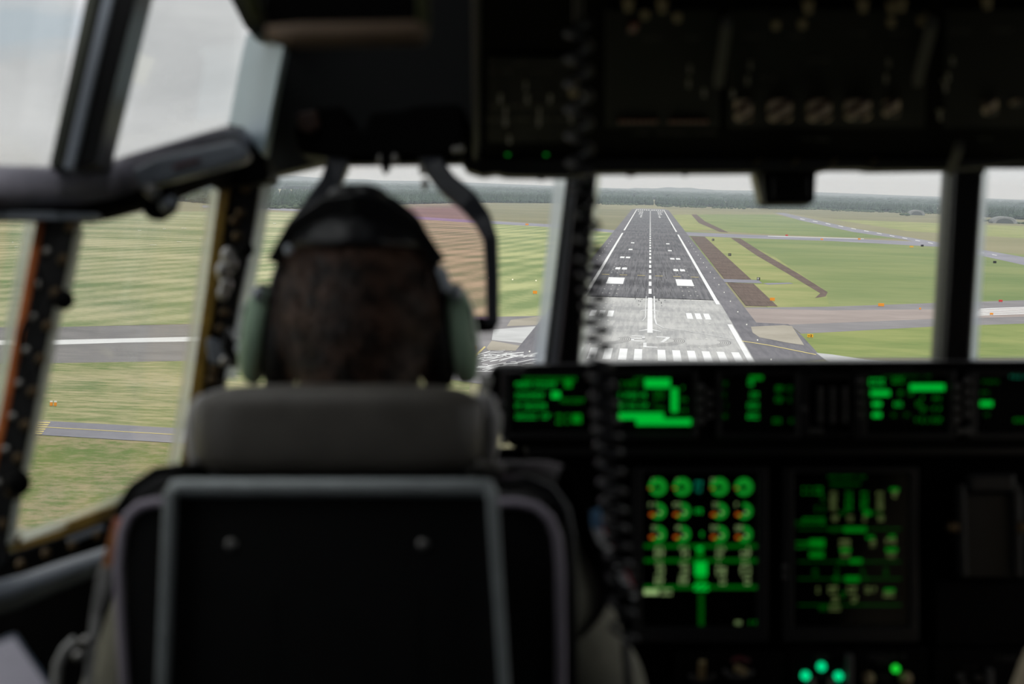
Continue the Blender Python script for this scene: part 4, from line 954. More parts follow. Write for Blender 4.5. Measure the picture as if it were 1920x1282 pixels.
for gx in (395, 488, 580, 675):
    for ya in (265, 300, 325, 350): S_.append(('s', 'screen_pale_dim' if gx in (395, 675) else Gm, z6(gx-20), z6(gx+20), z5y(ya), z5y(ya+20)))
for gx in (405, 495, 588, 680): S_.append(('s', 'screen_pale_dim', z6(gx-18), z6(gx+18), z5y(408), z5y(436)))
for y in (486, 682, 785, 942): S_.append(('r', Gd, z6(180), z6(800), z5y(y)-.5, z5y(y)+.5))
display('tall status display with dim green text, right of the engine display', 1470, 876, 1722, 1204, 1488, 886, 1708, 1176, S_, [(1471, 1063, 6), (1471, 1080, 6)], d=PD-.01)
# blank panel with framed holder
t = thing('holder_frame', 'dark framed card holder with two brass knobs right of the displays', 'holder', CP(1855, 1085, PD-.02))
MB().prism([(1808, 925), (1918, 925), (1918, 1082), (1812, 1082)], PD-.012, .02).build('back_plate', 'bezel_grey', parent=t, bevel=.002)
MB().prism([(1818, 888), (1905, 888), (1905, 922), (1818, 922)], PD-.03, .04).build('hood', 'bezel_grey', parent=t, bevel=.004)
for x0, x1 in ((1798, 1810), (1900, 1914)): MB().prism([(x0, 908), (x1, 908), (x1+5, 1082), (x0+5, 1082)], PD-.03, .03).build('side_rail', 'bezel_grey', parent=t, bevel=.002)
for x in (1785, 1912): MB().lathe(CP(x, 987, PD-.02), (0, -1, 0), [(0, .008), (.012, .007), (.016, .004)], 14).build('knob', 'bolt_brass', parent=t)
MB().prism([(1752, 1090), (2300, 1085), (2300, 1215), (1752, 1212)], PD+.0, .02).build('blank_cover', 'near_black', parent=ip, bevel=.004)
# landing gear and lighting controls along the bottom
GL = thing('gear_indicator_panel', 'landing gear panel with three bright green lamps, bottom of the view', 'indicator panel', CP(1545, 1300, PD-.02))
MB().prism([(1480, 1215), (1590, 1215), (1590, 1400), (1480, 1400)], PD-.01, .03).build('plate', 'near_black', parent=GL, bevel=.002)
for x, y in ((1540, 1249), (1510, 1266), (1572, 1267)):
    MB().lathe(CP(x, y, PD-.012), (0, -1, 0), [(0, .0058), (.004, .0055), (.006, .002)], 14).build('lamp', 'lamp_green', parent=GL)
b = MB()
def pp(b, xa, xb, ya, yb): b.add([CP(xa, ya, PD-.0115), CP(xb, ya, PD-.0115), CP(xb, yb, PD-.0115), CP(xa, yb, PD-.0115)], [(0, 1, 2, 3)])
strokes(b, 1526, 1554, 1231, 8, pp); strokes(b, 1530, 1550, 1266, 7, pp); b.build('lettering', 'button_grey', parent=GL)
for x in (1523, 1558): MB().cyl(CP(x, 1290, PD-.01), CP(x, 1276, PD-.03), .004).build('toggle_switch', 'toggle_metal', parent=GL)
lampmat('lamp_green_pure', (.01, .6, .03), 1.0)
LC = thing('lighting_control_panel', 'control panel with one small green lamp and two beige knobs', 'control panel', CP(1670, 1300, PD-.02))
MB().prism([(1600, 1215), (1740, 1215), (1740, 1400), (1600, 1400)], PD-.01, .03).build('plate', 'near_black', parent=LC, bevel=.002)
MB().prism([(1589, 1228), (1601, 1228), (1602, 1330), (1588, 1330)], PD-.03, .02).build('divider', 'button_grey', parent=LC, bevel=.002)
MB().lathe(CP(1679, 1253, PD-.012), (0, -1, 0), [(0, .005), (.004, .0048), (.006, .002)], 14).build('lamp', 'lamp_green_pure', parent=LC)
for x in (1628, 1698): MB().lathe(CP(x, 1272, PD-.012), (0, -1, 0), [(0, .009), (.003, .008), (.004, .005), (.018, .0045), (.02, .002)], 14).build('knob', 'knob_beige', parent=LC)
b = MB(); strokes(b, 1628, 1668, 1231, 9, pp); strokes(b, 1670, 1700, 1231, 9, pp); strokes(b, 1645, 1672, 1241, 7, pp); strokes(b, 1646, 1672, 1268, 7, pp); strokes(b, 1650, 1672, 1279, 6, pp); b.build('lettering', 'button_grey', parent=LC)
RC = thing('lower_switch_panel', 'dark switch panel with grey lettering in the bottom right corner', 'control panel', CP(1850, 1300, PD-.02))
MB().prism([(1752, 1218), (2100, 1218), (2100, 1400), (1752, 1400)], PD-.01, .03).build('plate', 'near_black', parent=RC, bevel=.002)
b = MB(); strokes(b, 1868, 1908, 1235, 9, pp); strokes(b, 1804, 1832, 1251, 8, pp); strokes(b, 1792, 1815, 1266, 9, pp); strokes(b, 1820, 1850, 1271, 9, pp); b.build('lettering', 'button_grey', parent=RC)
for x, y in ((1800, 1268), (1835, 1270), (1808, 1284)): MB().lathe(CP(x, y, PD-.012), (0, -1, 0), [(0, .005), (.01, .004)], 12).build('knob', 'button_grey', parent=RC)
MB().prism([(1853, 1255), (1864, 1255), (1866, 1320), (1853, 1320)], PD-.03, .02).build('divider', 'button_grey', parent=RC, bevel=.002)
LV = thing('lever_panel', 'panel with two small pale levers right of the pilot sleeve', 'control panel', CP(1350, 1300, PD-.02))
MB().prism([(1270, 1222), (1470, 1222), (1470, 1400), (1270, 1400)], PD-.01, .03).build('plate', 'near_black', parent=LV, bevel=.002)
MB().bar([CP(1316, 1272, PD-.014), CP(1317, 1240, PD-.03)], .009, .006).build('lever', 'knob_beige', parent=LV, bevel=.001)
MB().bar([CP(1378, 1250, PD-.03), CP(1400, 1262, PD-.03)], .009, .006).build('lever', 'knob_beige', parent=LV, bevel=.001)
MB().tube([CP(1317+22*math.cos(a), 1262+14*math.sin(a), PD-.014) for a in np.linspace(.1, 3.0, 9)], .003, 8).build('guard', 'button_grey', parent=LV)
MB().tube([CP(1385+26*math.cos(a), 1256+14*math.sin(a), PD-.014) for a in np.linspace(.1, 3.2, 9)], .003, 8).build('guard', 'button_grey', parent=LV)
MB().tube([CP(1372, 1240, PD-.02), CP(1385, 1233, PD-.02), CP(1405, 1240, PD-.02)], .003, 8).build('red_guard', 'dull_red', parent=LV)

# coiled cord hanging from the overhead console down beside the pilot
mat('cord_rubber', (44, 44, 48), .38, var=.1, scale=60)
axis = [(1084, 40), (1085, 180), (1088, 330), (1106, 470), (1112, 560), (1122, 650), (1133, 760), (1142, 850), (1152, 960), (1160, 1060), (1172, 1200)]
AP = [CP(x, y, 1.82+.0*i) for i, (x, y) in enumerate(axis)]
def along(t):
    f = t*(len(AP)-1); i = min(int(f), len(AP)-2); return AP[i].lerp(AP[i+1], f-i)
turns = 30; pts = []
for i in range(turns*12+1):
    t_ = i/(turns*12); a = 2*math.pi*turns*t_; c = along(t_); r = .0108
    pts.append(c+Vector((r*math.cos(a), r*math.sin(a), .0)))
t = thing('coiled_cord', 'black coiled cord hanging in front of the windscreen post', 'cord', AP[-1])
MB().tube(pts, .0029, 7).build('coil', 'cord_rubber', parent=t)
MB().tube([AP[0], CP(1084, -40, 1.80), CP(1090, -300, 1.75)], .004, 8).build('straight_end', 'cord_rubber', parent=t)
MB().tube([AP[-1], CP(1180, 1300, 1.83), CP(1150, 1500, 1.85)], .004, 8).build('straight_end', 'cord_rubber', parent=t)

# ================================================================== HEAD-UP DISPLAY
mat('hud_black', (58, 62, 72), .4, var=.15, scale=30); mat('hud_brown', (70, 48, 40), .5)
hd = thing('head_up_display', 'head-up display with two curved black arms holding a pink tinted glass over the pilot', 'head-up display', CP(730, 300, 2.36))
HDD = 2.36
MB().prism([(552, 205), (600, 200), (640, 198), (655, 215), (660, 240), (688, 242), (692, 212), (752, 206), (780, 198), (862, 194), (872, 210), (872, 262), (850, 292), (640, 296), (560, 288), (548, 250)], HDD-.02, .12).build('projector_housing', 'near_black', parent=hd, bevel=.006)
MB().prism([(556, 212), (594, 204), (600, 236), (580, 252), (558, 240)], HDD-.035, .02).build('side_knob', 'hud_brown', parent=hd, bevel=.004)
MB().prism([(636, 288), (866, 284), (864, 304), (640, 306)], HDD-.01, .05).build('hinge_bar', 'near_black', parent=hd, bevel=.003)
MB().bar([CP(632, 262, HDD), CP(634, 310, HDD), CP(618, 350, HDD-.01), CP(585, 392, HDD-.02), CP(556, 425, HDD-.03), CP(540, 462, HDD-.03), CP(536, 510, HDD-.03)], [.028, .026, .025, .023, .018, .012, .010], .030).build('curved_arm', 'hud_black', parent=hd, bevel=.003)
MB().bar([CP(796, 262, HDD), CP(812, 310, HDD), CP(838, 345, HDD-.01), CP(880, 380, HDD-.02), CP(905, 412, HDD-.02), CP(920, 450, HDD-.03), CP(923, 520, HDD-.03), CP(924, 610, HDD-.03)], [.028, .026, .026, .026, .022, .017, .016, .015], .030).build('curved_arm', 'hud_black', parent=hd, bevel=.003)
MB().prism([(598, 388), (868, 384), (908, 420), (916, 470), (918, 606), (560, 606), (556, 450)], HDD+.0, .006).build('combiner_glass', 'combiner_tint', parent=hd)
MB().prism([(838, 598), (905, 592), (932, 604), (930, 622), (905, 624), (840, 616)], HDD-.03, .03).build('lower_bracket', 'near_black', parent=hd, bevel=.004)
MB().bar([CP(722, 290, HDD-.02), CP(724, 318, HDD-.02), CP(728, 322, HDD-.02)], .010, .01).build('clip', 'near_black', parent=hd, bevel=.001)
for x, y in ((713, 300), (740, 298), (797, 345), (792, 318)): MB().ball(CP(x, y, HDD-.02), (.0045, .005, .007), 10, 8).build('screw_cap', 'bolt_steel', parent=hd)
for x, y in ((853, 281), (864, 279)): MB().ball(CP(x, y, HDD-.03), (.0045, .005, .005), 10, 8).build('screw_cap', 'bolt_steel', parent=hd)

# ================================================================== PILOT SEAT
mat('seat_frame_grey', (184, 192, 194), .4, metal=.2, var=.08, scale=40); mat('seat_leather', (104, 100, 94), .42, var=.12, scale=25, bump=.35)
mat('seat_shell', (14, 15, 16), .5, var=.2, scale=20, bump=.1); mat('piping_lilac', (190, 180, 196), .6, var=.08, scale=300)
mat('cushion_dark', (15, 15, 17), .85, var=.2, scale=120, bump=.5); mat('bolster_grey', (200, 198, 198), .45, var=.1, scale=30, bump=.3)
mat('tag_orange', (240, 170, 90), .6, rgb2=(232, 140, 110), scale=60); mat('belt_grey', (205, 205, 202), .5, var=.1, scale=80); mat('slot_dark', (24, 24, 30), .5)
def superpillow(b, c, sx, sy, sz, e=.35, nu=40, nv=20):
    vs = []; c = Vector(c); rings = []
    def sp_(v, p): return math.copysign(abs(v)**p, v)
    for i in range(1, nv):
        th = -math.pi/2+math.pi*i/nv
        rings.append([c+Vector((sx*sp_(math.cos(th), e)*sp_(math.cos(2*math.pi*j/nu), e), sy*sp_(math.cos(th), e*1.6)*sp_(math.sin(2*math.pi*j/nu), .8), sz*sp_(math.sin(th), e))) for j in range(nu)])
    # rings run bottom to top
    b.loops(rings); return b
def build_seat(dx, dd, label, visible=True):
    T = lambda v: v+Vector((dx, dd, 0))
    def P_(x, y, d): return T(CP(x, y, d))
    def PR(poly, d, th):
        m = MB().prism(poly, d, th); m.v = [T(v) for v in m.v]; return m
    def TB(pts, r, n=10): return MB().tube([T(p) for p in pts], r, n)
    t = thing('pilot_seat', label, 'seat', P_(630, 1282, 1.8)+Vector((0, .1, -.75)))
    # rear shell: recessed panel in a grey frame
    PR([(326, 925), (912, 925), (948, 1300), (975, 1700), (262, 1700), (300, 1300)], 1.72, .05).build('rear_shell', 'seat_shell', parent=t, bevel=.004)
    TB([P_(322, 926, 1.712), P_(328, 915, 1.712), P_(345, 914, 1.712), P_(890, 914, 1.712), P_(915, 915, 1.712), P_(922, 926, 1.712)], [.006, .0075, .0078, .0078, .0075, .006], 12).build('top_rail', 'seat_frame_grey', parent=t)
    MB().bar([T(CP(321, 918, 1.712)), T(CP(306, 1290, 1.712)), T(CP(280, 1700, 1.712))], .0085, .03).build('side_rail', 'seat_frame_grey', parent=t, bevel=.002)
    MB().bar([T(CP(922, 918, 1.712)), T(CP(946, 1290, 1.712)), T(CP(972, 1700, 1.712))], .0095, .03).build('side_rail', 'seat_frame_grey', parent=t, bevel=.002)
    for x in (433, 793): MB().lathe(P_(x, 1020, 1.72), (0, -1, 0), [(0, .0052), (.003, .005), (.004, .002)], 14).build('bolt', 'bolt_steel', parent=t)
    for x in (515, 785): PR([(x, 1110), (x+3, 1110), (x+4, 1690), (x, 1690)], 1.719, .002).build('panel_seam', 'bezel_grey', parent=t)
    # cushion body, wider than the shell, with lilac piping
    ol = [(215, 1290), (224, 1100), (226, 1000), (240, 950), (275, 932), (330, 930), (900, 930), (985, 938), (1030, 965), (1052, 1020), (1062, 1100), (1064, 1290), (1070, 1700), (200, 1700)]
    PR(ol, 1.80, .09).build('back_cushion', 'cushion_dark', parent=t, bevel=.012, seg=3)
    TB([P_(x, y, 1.795) for x, y in ((330, 944), (290, 942), (262, 948), (240, 968), (228, 1000), (222, 1060), (226, 1160), (234, 1290), (240, 1700))], .0048).build('piping', 'piping_lilac', parent=t)
    TB([P_(x, y, 1.795) for x, y in ((930, 943), (970, 943), (1005, 950), (1030, 972), (1044, 1005), (1050, 1060), (1052, 1290), (1056, 1700))], .0046).build('piping', 'piping_lilac', parent=t)
    TB([P_(x, y, 1.86) for x, y in ((940, 905), (985, 900), (1030, 918), (1058, 955), (1068, 1000), (1072, 1100), (1078, 1700))], .0055).build('outer_rim', 'bezel_grey', parent=t)
    TB([P_(x, y, 1.86) for x, y in ((225, 990), (232, 955), (255, 920), (295, 892), (345, 885), (400, 890))], .009).build('outer_rim', 'near_black', parent=t)
    TB([P_(x, y, 1.855) for x, y in ((250, 950), (268, 925), (300, 905), (345, 897))], .006).build('inner_rim', 'bezel_grey', parent=t)
    # headrest
    hb = MB(); superpillow(hb, P_(636, 806, 1.86), .136, .045, .043, .42); hb.build('headrest', 'seat_leather', parent=t)
    PR([(395, 800), (880, 800), (884, 905), (390, 905)], 1.835, .06).build('headrest_carrier', 'seat_shell', parent=t, bevel=.008)
    pl_ = PR([(518, 836), (740, 836), (740, 876), (518, 876)], 1.826, .01).build('name_plate', 'bezel_grey', parent=t, bevel=.003)
    PR([(530, 846), (728, 846), (728, 868), (530, 868)], 1.8245, .004).build('slot', 'slot_dark', parent=t, bevel=.001)
    TB([P_(x, y, 1.87) for x, y in ((893, 738), (912, 752), (922, 790), (918, 840), (908, 880))], [.006, .009, .010, .009, .007], 12).build('side_bolster', 'bolster_grey', parent=t)
    TB([P_(x, y, 1.87) for x, y in ((385, 745), (368, 765), (362, 800), (366, 850), (372, 890))], [.006, .008, .009, .008, .007], 12).build('side_bolster', 'bolster_grey', parent=t)
    TB([P_(885, 868, 1.84), P_(915, 872, 1.84), P_(945, 882, 1.84)], [.005, .006, .005], 12).build('release_lever', 'seat_leather', parent=t)
    TB([P_(905, 735, 1.95), P_(912, 712, 1.95), P_(900, 700, 1.95)], [.005, .006, .005], 12).build('shoulder_strap_guide', 'belt_grey', parent=t)
    # seat pan, base and arm rests
    bx = P_(636, 1282, 1.80)
    MB().box((bx.x, bx.y+.26, -.80), (.46, .46, .10)).build('seat_pan', 'cushion_dark', parent=t, bevel=.03, seg=3)
    MB().box((bx.x, bx.y+.24, -.98), (.34, .36, .27)).build('pedestal', 'seat_shell', parent=t, bevel=.01)
    MB().box((bx.x+.25, bx.y+.24, -.56), (.055, .26, .04)).build('armrest', 'seat_leather', parent=t, bevel=.015, seg=3)
    MB().box((bx.x-.25, bx.y+.24, -.56), (.055, .26, .04)).build('armrest', 'seat_leather', parent=t, bevel=.015, seg=3)
    return t
seat = build_seat(0, 0, 'grey framed pilot seat with black back shell and leather headrest, nearest the camera')

# strap with orange tag at the left of the seat
t = thing('harness_strap', 'grey strap with an orange tag hanging down the left side of the seat', 'strap', CP(170, 1300, 1.83))
MB().bar([CP(224, 972, 1.80), CP(214, 1010, 1.80), CP(201, 1060, 1.81)], .009, .006, up=(0, 1, 0)).build('orange_tag', 'tag_orange', parent=t, bevel=.001)
MB().bar([CP(200, 1062, 1.815), CP(192, 1100, 1.82), CP(180, 1150, 1.83), CP(172, 1220, 1.83), CP(160, 1320, 1.83), CP(140, 1420, 1.83)], [.012, .013, .009, .008, .008, .008], .004, up=(0, 1, 0)).build('webbing', 'belt_grey', parent=t, bevel=.001)
for x, y in ((162, 1202), (148, 1230)): MB().ball(CP(x, y, 1.82), (.006, .004, .005), 10, 8).build('buckle_pin', 'bolt_steel', parent=t)
MB().tube([CP(142, 1198, 1.84), CP(122, 1218, 1.84), CP(108, 1245, 1.84), CP(104, 1290, 1.84), CP(106, 1400, 1.84)], .0045, 8).build('cable', 'belt_grey', parent=t)
# tablet bottom left
mat('tablet_blue', (50, 72, 98), .4); mat('tablet_screen_off', (205, 200, 218), .18, var=.03, spec=.6)
t = thing('tablet', 'dark blue edged tablet with a lilac grey screen in the lower left corner', 'tablet', CP(0, 1330, 1.7))
A = [CP(-120, 1240, 1.66), CP(28, 1180, 1.72), CP(125, 1300, 1.66), CP(150, 1420, 1.58), CP(-60, 1480, 1.5)]
A = [CP(-190, 1268, 1.62), CP(30, 1182, 1.70), CP(180, 1400, 1.58), CP(-40, 1500, 1.5)]
nrm = (A[1]-A[0]).cross(A[3]-A[0]).normalized()
if nrm.y > 0: nrm = -nrm
b = MB(); b.add(A+[p-nrm*.012 for p in A], [(0,1,2,3),(7,6,5,4),(0,4,5,1),(1,5,6,2),(2,6,7,3),(3,7,4,0)]); b.build('case', 'tablet_blue', parent=t, bevel=.004, seg=3)
cc = sum(A, Vector())/4; I_ = [cc+(p-cc)*.90+nrm*.0015 for p in A]
b = MB(); b.add(I_+[p-nrm*.003 for p in I_], [(0,1,2,3),(7,6,5,4),(0,4,5,1),(1,5,6,2),(2,6,7,3),(3,7,4,0)]); b.build('screen', 'tablet_screen_off', parent=t, bevel=.001)

# ================================================================== PEOPLE
mat('cup_seal', (16, 16, 17), .6)
mat('skin', (176, 124, 98), .5, var=.06, scale=30); mat('hair_brown', (108, 80, 66), .5, rgb2=(22, 16, 14), scale=45)
mat('flight_suit', (164, 162, 146), .85, var=.1, scale=60, bump=.3); mat('suit_beige', (205, 190, 162), .85, var=.08, scale=60, bump=.3)
mat('boot_black', (18, 18, 18), .5); mat('patch_blue', (110, 156, 200), .7); mat('patch_white', (245, 246, 255), .7); mat('patch_red', (200, 60, 84), .7)
mat('eye_white', (215, 210, 205), .3); mat('iris_dark', (40, 34, 30), .3); mat('lip', (150, 84, 76), .5)
def skin_geo(joints, edges, root, sub=2):
    me = bpy.data.meshes.new('tmp'); names = list(joints)
    me.from_pydata([tuple(joints[n][0]) for n in names], [(names.index(a), names.index(b)) for a, b in edges], [])
    o = bpy.data.objects.new('tmp', me); COL.objects.link(o)
    md = o.modifiers.new('s', 'SKIN'); md.use_smooth_shade = True
    for i, n in enumerate(names):
        r = joints[n][1]; r = r if isinstance(r, tuple) else (r, r)
        me.skin_vertices[0].data[i].radius = r; me.skin_vertices[0].data[i].use_root = (n == root)
    s2 = o.modifiers.new('ss', 'SUBSURF'); s2.levels = sub; s2.render_levels = sub
    dg = bpy.context.evaluated_depsgraph_get(); ev = o.evaluated_get(dg); m2 = bpy.data.meshes.new_from_object(ev)
    vs = [v.co.copy() for v in m2.vertices]; fs = [tuple(p.vertices) for p in m2.polygons]
    bpy.data.objects.remove(o); bpy.data.meshes.remove(me); bpy.data.meshes.remove(m2)
    return vs, fs
def head_geo(c, nu=56, nv=44):
    """skull with face towards +Y; c is the centre of the head"""
    vs = []; fs = []
    g = lambda d2, s: math.exp(-d2/(2*s*s))
    for i in range(nv+1):
        th = math.pi*i/nv
        for j in range(nu):
            ph = 2*math.pi*j/nu; x = math.sin(th)*math.cos(ph); y = math.sin(th)*math.sin(ph); z = math.cos(th)
            X = x*.079; Y = y*.098; Z = z*.118
            if z < 0: X *= 1+z*.30; Y = Y*(1+z*.18)+(-z)*.014          # jaw narrows, chin forward
            if y > 0:
                Y -= .012*y*g((z-.15)**2, .5)
                Y += .026*g(x*x, .12)*g((z+.10)**2, .16)*y               # nose
                Y += .010*g(x*x, .22)*g((z+.48)**2, .08)*y               # lips
                Y += .012*g(x*x, .3)*g((z+.85)**2, .14)                   # chin
                Y -= .012*(g((x-.40)**2, .14)+g((x+.40)**2, .14))*g((z-.12)**2, .10)   # eye sockets
                Y += .006*g((z-.28)**2, .07)*g(x*x, .5)                  # brow
            vs.append(Vector(c)+Vector((X, Y, Z)))
    for i in range(nv):
        for j in range(nu):
            k = (j+1) % nu; fs.append((i*nu+j, (i+1)*nu+j, (i+1)*nu+k, i*nu+k))
    return vs, fs
def build_person(xc, dc, zh, label, mirror, suitmat, patches, headset=True):
    """seated person; xc/dc head centre, zh height of the head centre"""
    s = -1 if mirror else 1
    def J(x, y, z): return Vector((xc+s*x, dc+y, zh+z))
    root = thing('person', label, 'person', J(0, .2, -1.1))
    # joints relative to the head centre; +x is the inboard side
    arm = {'ns': (J(0, -.005, -.17), .055), 'neck': (J(0, -.005, -.11), .074), 'chest': (J(0, -.01, -.28), (.15, .10)), 'waist': (J(0, -.03, -.47), (.125, .095)), 'pelvis': (J(0, .0, -.63), (.15, .11)),
      'shR': (J(.165, -.005, -.205), .058), 'elR': (J(.275, .05, -.46), .044), 'wrR': (J(.33, .32, -.50), .027),
      'shL': (J(-.165, -.005, -.205), .058), 'elL': (J(-.27, .05, -.46), .044), 'wrL': (J(-.12, .34, -.47), .027),
      'hiR': (J(.09, .03, -.64), .085), 'knR': (J(.16, .44, -.60), .062), 'anR': (J(.15, .60, -1.00), .042), 'toR': (J(.15, .74, -1.08), .034),
      'hiL': (J(-.09, .03, -.64), .085), 'knL': (J(-.16, .44, -.60), .062), 'anL': (J(-.15, .60, -1.00), .042), 'toL': (J(-.15, .74, -1.08), .034)}
    ed = [('pelvis', 'waist'), ('waist', 'chest'), ('chest', 'ns'), ('ns', 'neck'), ('chest', 'shR'), ('shR', 'elR'), ('elR', 'wrR'), ('chest', 'shL'), ('shL', 'elL'), ('elL', 'wrL'),
          ('pelvis', 'hiR'), ('hiR', 'knR'), ('knR', 'anR'), ('anR', 'toR'), ('pelvis', 'hiL'), ('hiL', 'knL'), ('knL', 'anL'), ('anL', 'toL')]
    vs, fs = skin_geo({k: (p, (tuple(q*.86 for q in r) if isinstance(r, tuple) else r*.86)) for k, (p, r) in arm.items()}, ed, 'pelvis')
    b = MB(); b.add(vs, fs, True)
    hv_, hf = head_geo(J(0, 0, 0)); b.add(hv_, hf, True)
    for sx in (-1, 1):                                     # ears
        b.ball(J(sx*.080, -.005, -.012), (.008, .018, .032), 12, 10)
        b.ball(J(sx*.084, -.014, -.004), (.006, .010, .022), 10, 8)
    for side, w in (('R', 'wrR'), ('L', 'wrL')):          # hands: palm and five fingers curled round a grip
        p = arm[w][0]; e = arm['el'+side][0]; f = (p-e).normalized(); up_ = Vector((0, 0, 1)); lat = f.cross(up_).normalized()*(1 if side == 'R' else -1)*s; up_ = lat.cross(f)*(1 if side == 'R' else -1)*s
        pj = {'w': (p, .024), 'p1': (p+f*.045, (.036, .018)), 'p2': (p+f*.085, (.040, .015))}
        v2, f2 = skin_geo(pj, [('w', 'p1'), ('p1', 'p2')], 'w'); b.add(v2, f2, True)
        for k, (o_, L_) in enumerate(((-.030, .078), (-.010, .088), (.010, .082), (.028, .064))):
            q0 = p+f*.080+lat*o_; q1 = q0+f*L_*.42-up_*.006; q2 = q1+f*L_*.22-up_*L_*.30; q3 = q2-f*L_*.05-up_*L_*.28
            v2, f2 = skin_geo({'a': (q0, .0095), 'b': (q1, .0088), 'c': (q2, .008), 'd': (q3, .007)}, [('a', 'b'), ('b', 'c'), ('c', 'd')], 'a'); b.add(v2, f2, True)
        q0 = p+f*.03-lat*.028; q1 = q0+f*.030-lat*.024-up_*.010; q2 = q1+f*.030-lat*.004-up_*.014
        v2, f2 = skin_geo({'a': (q0, .012), 'b': (q1, .0105), 'c': (q2, .0085)}, [('a', 'b'), ('b', 'c')], 'a'); b.add(v2, f2, True)
    o = b.build('body', 'skin', parent=root)
    rm = o.modifiers.new('Remesh', 'REMESH'); rm.mode = 'VOXEL'; rm.voxel_size = .0045; rm.use_smooth_shade = True
    smd = o.modifiers.new('Smooth', 'SMOOTH'); smd.factor = .5; smd.iterations = 2
    for sx in (-1, 1):
        MB().ball(J(sx*.031, .076, .014), .0115, 14, 10).build('eye', 'eye_white', parent=root)
        MB().ball(J(sx*.031, .0845, .014), (.0055, .004, .0055), 12, 8).build('iris', 'iris_dark', parent=root)
    # clothing follows the body
    keep = [k for k in arm if k != 'neck']
    big = {}
    for k in keep:
        p, r = arm[k]; g_ = 1.14
        big[k] = (p, tuple(q*g_ for q in r) if isinstance(r, tuple) else r*g_)
    big['ns'] = (arm['ns'][0]+Vector((0, 0, -.01)), .066)
    for k in ('anR', 'anL'): big[k] = (arm[k][0]+Vector((0, -.01, .04)), .05)
    for k in ('toR', 'toL'): big.pop(k)
    ed2 = [e_ for e_ in ed if e_[0] in big and e_[1] in big]
    vs, fs = skin_geo(big, ed2, 'pelvis', 3)
    b = MB(); nb = []
    for v in vs:
        d_ = noise.noise(v*14)*.006+noise.noise(v*34)*.0025; nb.append(v+Vector((d_, d_*.6, d_*.3)))
    b.add(nb, fs, True); b.build('flight_suit', suitmat, parent=root)
    if patches:                                            # black survival vest over the suit
        vj = {'pelvis': (arm['pelvis'][0], (.178, .128)), 'waist': (arm['waist'][0], (.150, .116)), 'chest': (arm['chest'][0], (.182, .124)), 'top': (arm['ns'][0]+Vector((0, 0, -.02)), .085)}
        for sd in ('R', 'L'):
            vj['s'+sd] = (arm['sh'+sd][0], .076); vj['m'+sd] = (arm['sh'+sd][0].lerp(arm['el'+sd][0], .42), .066)
        v2, f2 = skin_geo(vj, [('pelvis', 'waist'), ('waist', 'chest'), ('chest', 'top'), ('chest', 'sR'), ('sR', 'mR'), ('chest', 'sL'), ('sL', 'mL')], 'pelvis', 3)
        MB().add(v2, f2, True).build('survival_vest', 'cup_seal', parent=root)
    b = MB()
    b.tube([arm['ns'][0]+Vector((.062*math.cos(a), .058*math.sin(a), .012+.01*math.sin(a))) for a in np.linspace(0, 2*math.pi, 20)], .012, 8); b.build('collar', suitmat, parent=root)
    for sd in ('R', 'L'):
        a_ = arm['an'+sd][0]; t_ = arm['to'+sd][0]
        v2, f2 = skin_geo({'a': (a_+Vector((0, -.02, .07)), .052), 'h': (a_+Vector((0, -.02, -.06)), .045), 't': (t_+Vector((0, .02, -.01)), (.05, .035))}, [('a', 'h'), ('h', 't')], 'a')
        MB().add(v2, f2, True).build('boot', 'boot_black', parent=root)
    # hair: close cropped cap with strands
    hc = J(0, 0, 0); hvs = []; hfs = []; nu, nv = 72, 44
    def hairline(ph, th):                                    # True where hair grows (back, sides, crown)
        y = math.sin(th)*math.sin(ph); z = math.cos(th)
        if y > .25: return z > .42+.25*(y-.25)
        return z > -.62+.9*max(0, y+.15)
    for i in range(nv+1):
        th = math.pi*i/nv
        for j in range(nu):
            ph = 2*math.pi*j/nu; x = math.sin(th)*math.cos(ph); y = math.sin(th)*math.sin(ph); z = math.cos(th)
            X = x*.079; Y = y*.098; Z = z*.118
            if z < 0: X *= 1+z*.30; Y = Y*(1+z*.18)+(-z)*.014
            nn_ = Vector((x, y, z)).normalized(); k = .0045+.003*noise.noise(Vector((x*9, y*9, z*9)))+.0015*noise.noise(Vector((x*40, y*40, z*14)))
            hvs.append(hc+Vector((X, Y, Z))+nn_*k)
    for i in range(nv):
        for j in range(nu):
            if hairline(2*math.pi*(j+.5)/nu, math.pi*(i+.5)/nv):
                k = (j+1) % nu; hfs.append((i*nu+j, (i+1)*nu+j, (i+1)*nu+k, i*nu+k))
    hb = MB(); hb.add(hvs, hfs, True)
    rnd = random.Random(5)
    for i in range(6500):
        ph = rnd.uniform(0, 2*math.pi); th = math.acos(rnd.uniform(-.7, 1))
        if not hairline(ph, th): continue
        x = math.sin(th)*math.cos(ph); y = math.sin(th)*math.sin(ph); z = math.cos(th)
        X = x*.079; Y = y*.098; Z = z*.118
        if z < 0: X *= 1+z*.30; Y = Y*(1+z*.18)+(-z)*.014
        n_ = Vector((x, y, z)); p = hc+Vector((X, Y, Z))+n_*.003
        dn = Vector((rnd.uniform(-.3, .3), rnd.uniform(-.3, .1), -1)); dn = (dn-n_*dn.dot(n_)).normalized()
        sd_ = n_.cross(dn).normalized()*.0008; L_ = rnd.uniform(.012, .022)
        hb.add([p-sd_, p+sd_, p+dn*L_*.5+n_*.0075+sd_*.7, p+dn*L_*.5+n_*.0075-sd_*.7, p+dn*L_+n_*.0085], [(0, 1, 2, 3), (3, 2, 4)], True)
    hb.build('hair', 'hair_brown', parent=root)
    return root, arm, J
pil, parm, PJ = build_person(-.156, 2.03, .021, 'pilot seen from behind, short brown hair and green suit, in the near seat', False, 'flight_suit', True)
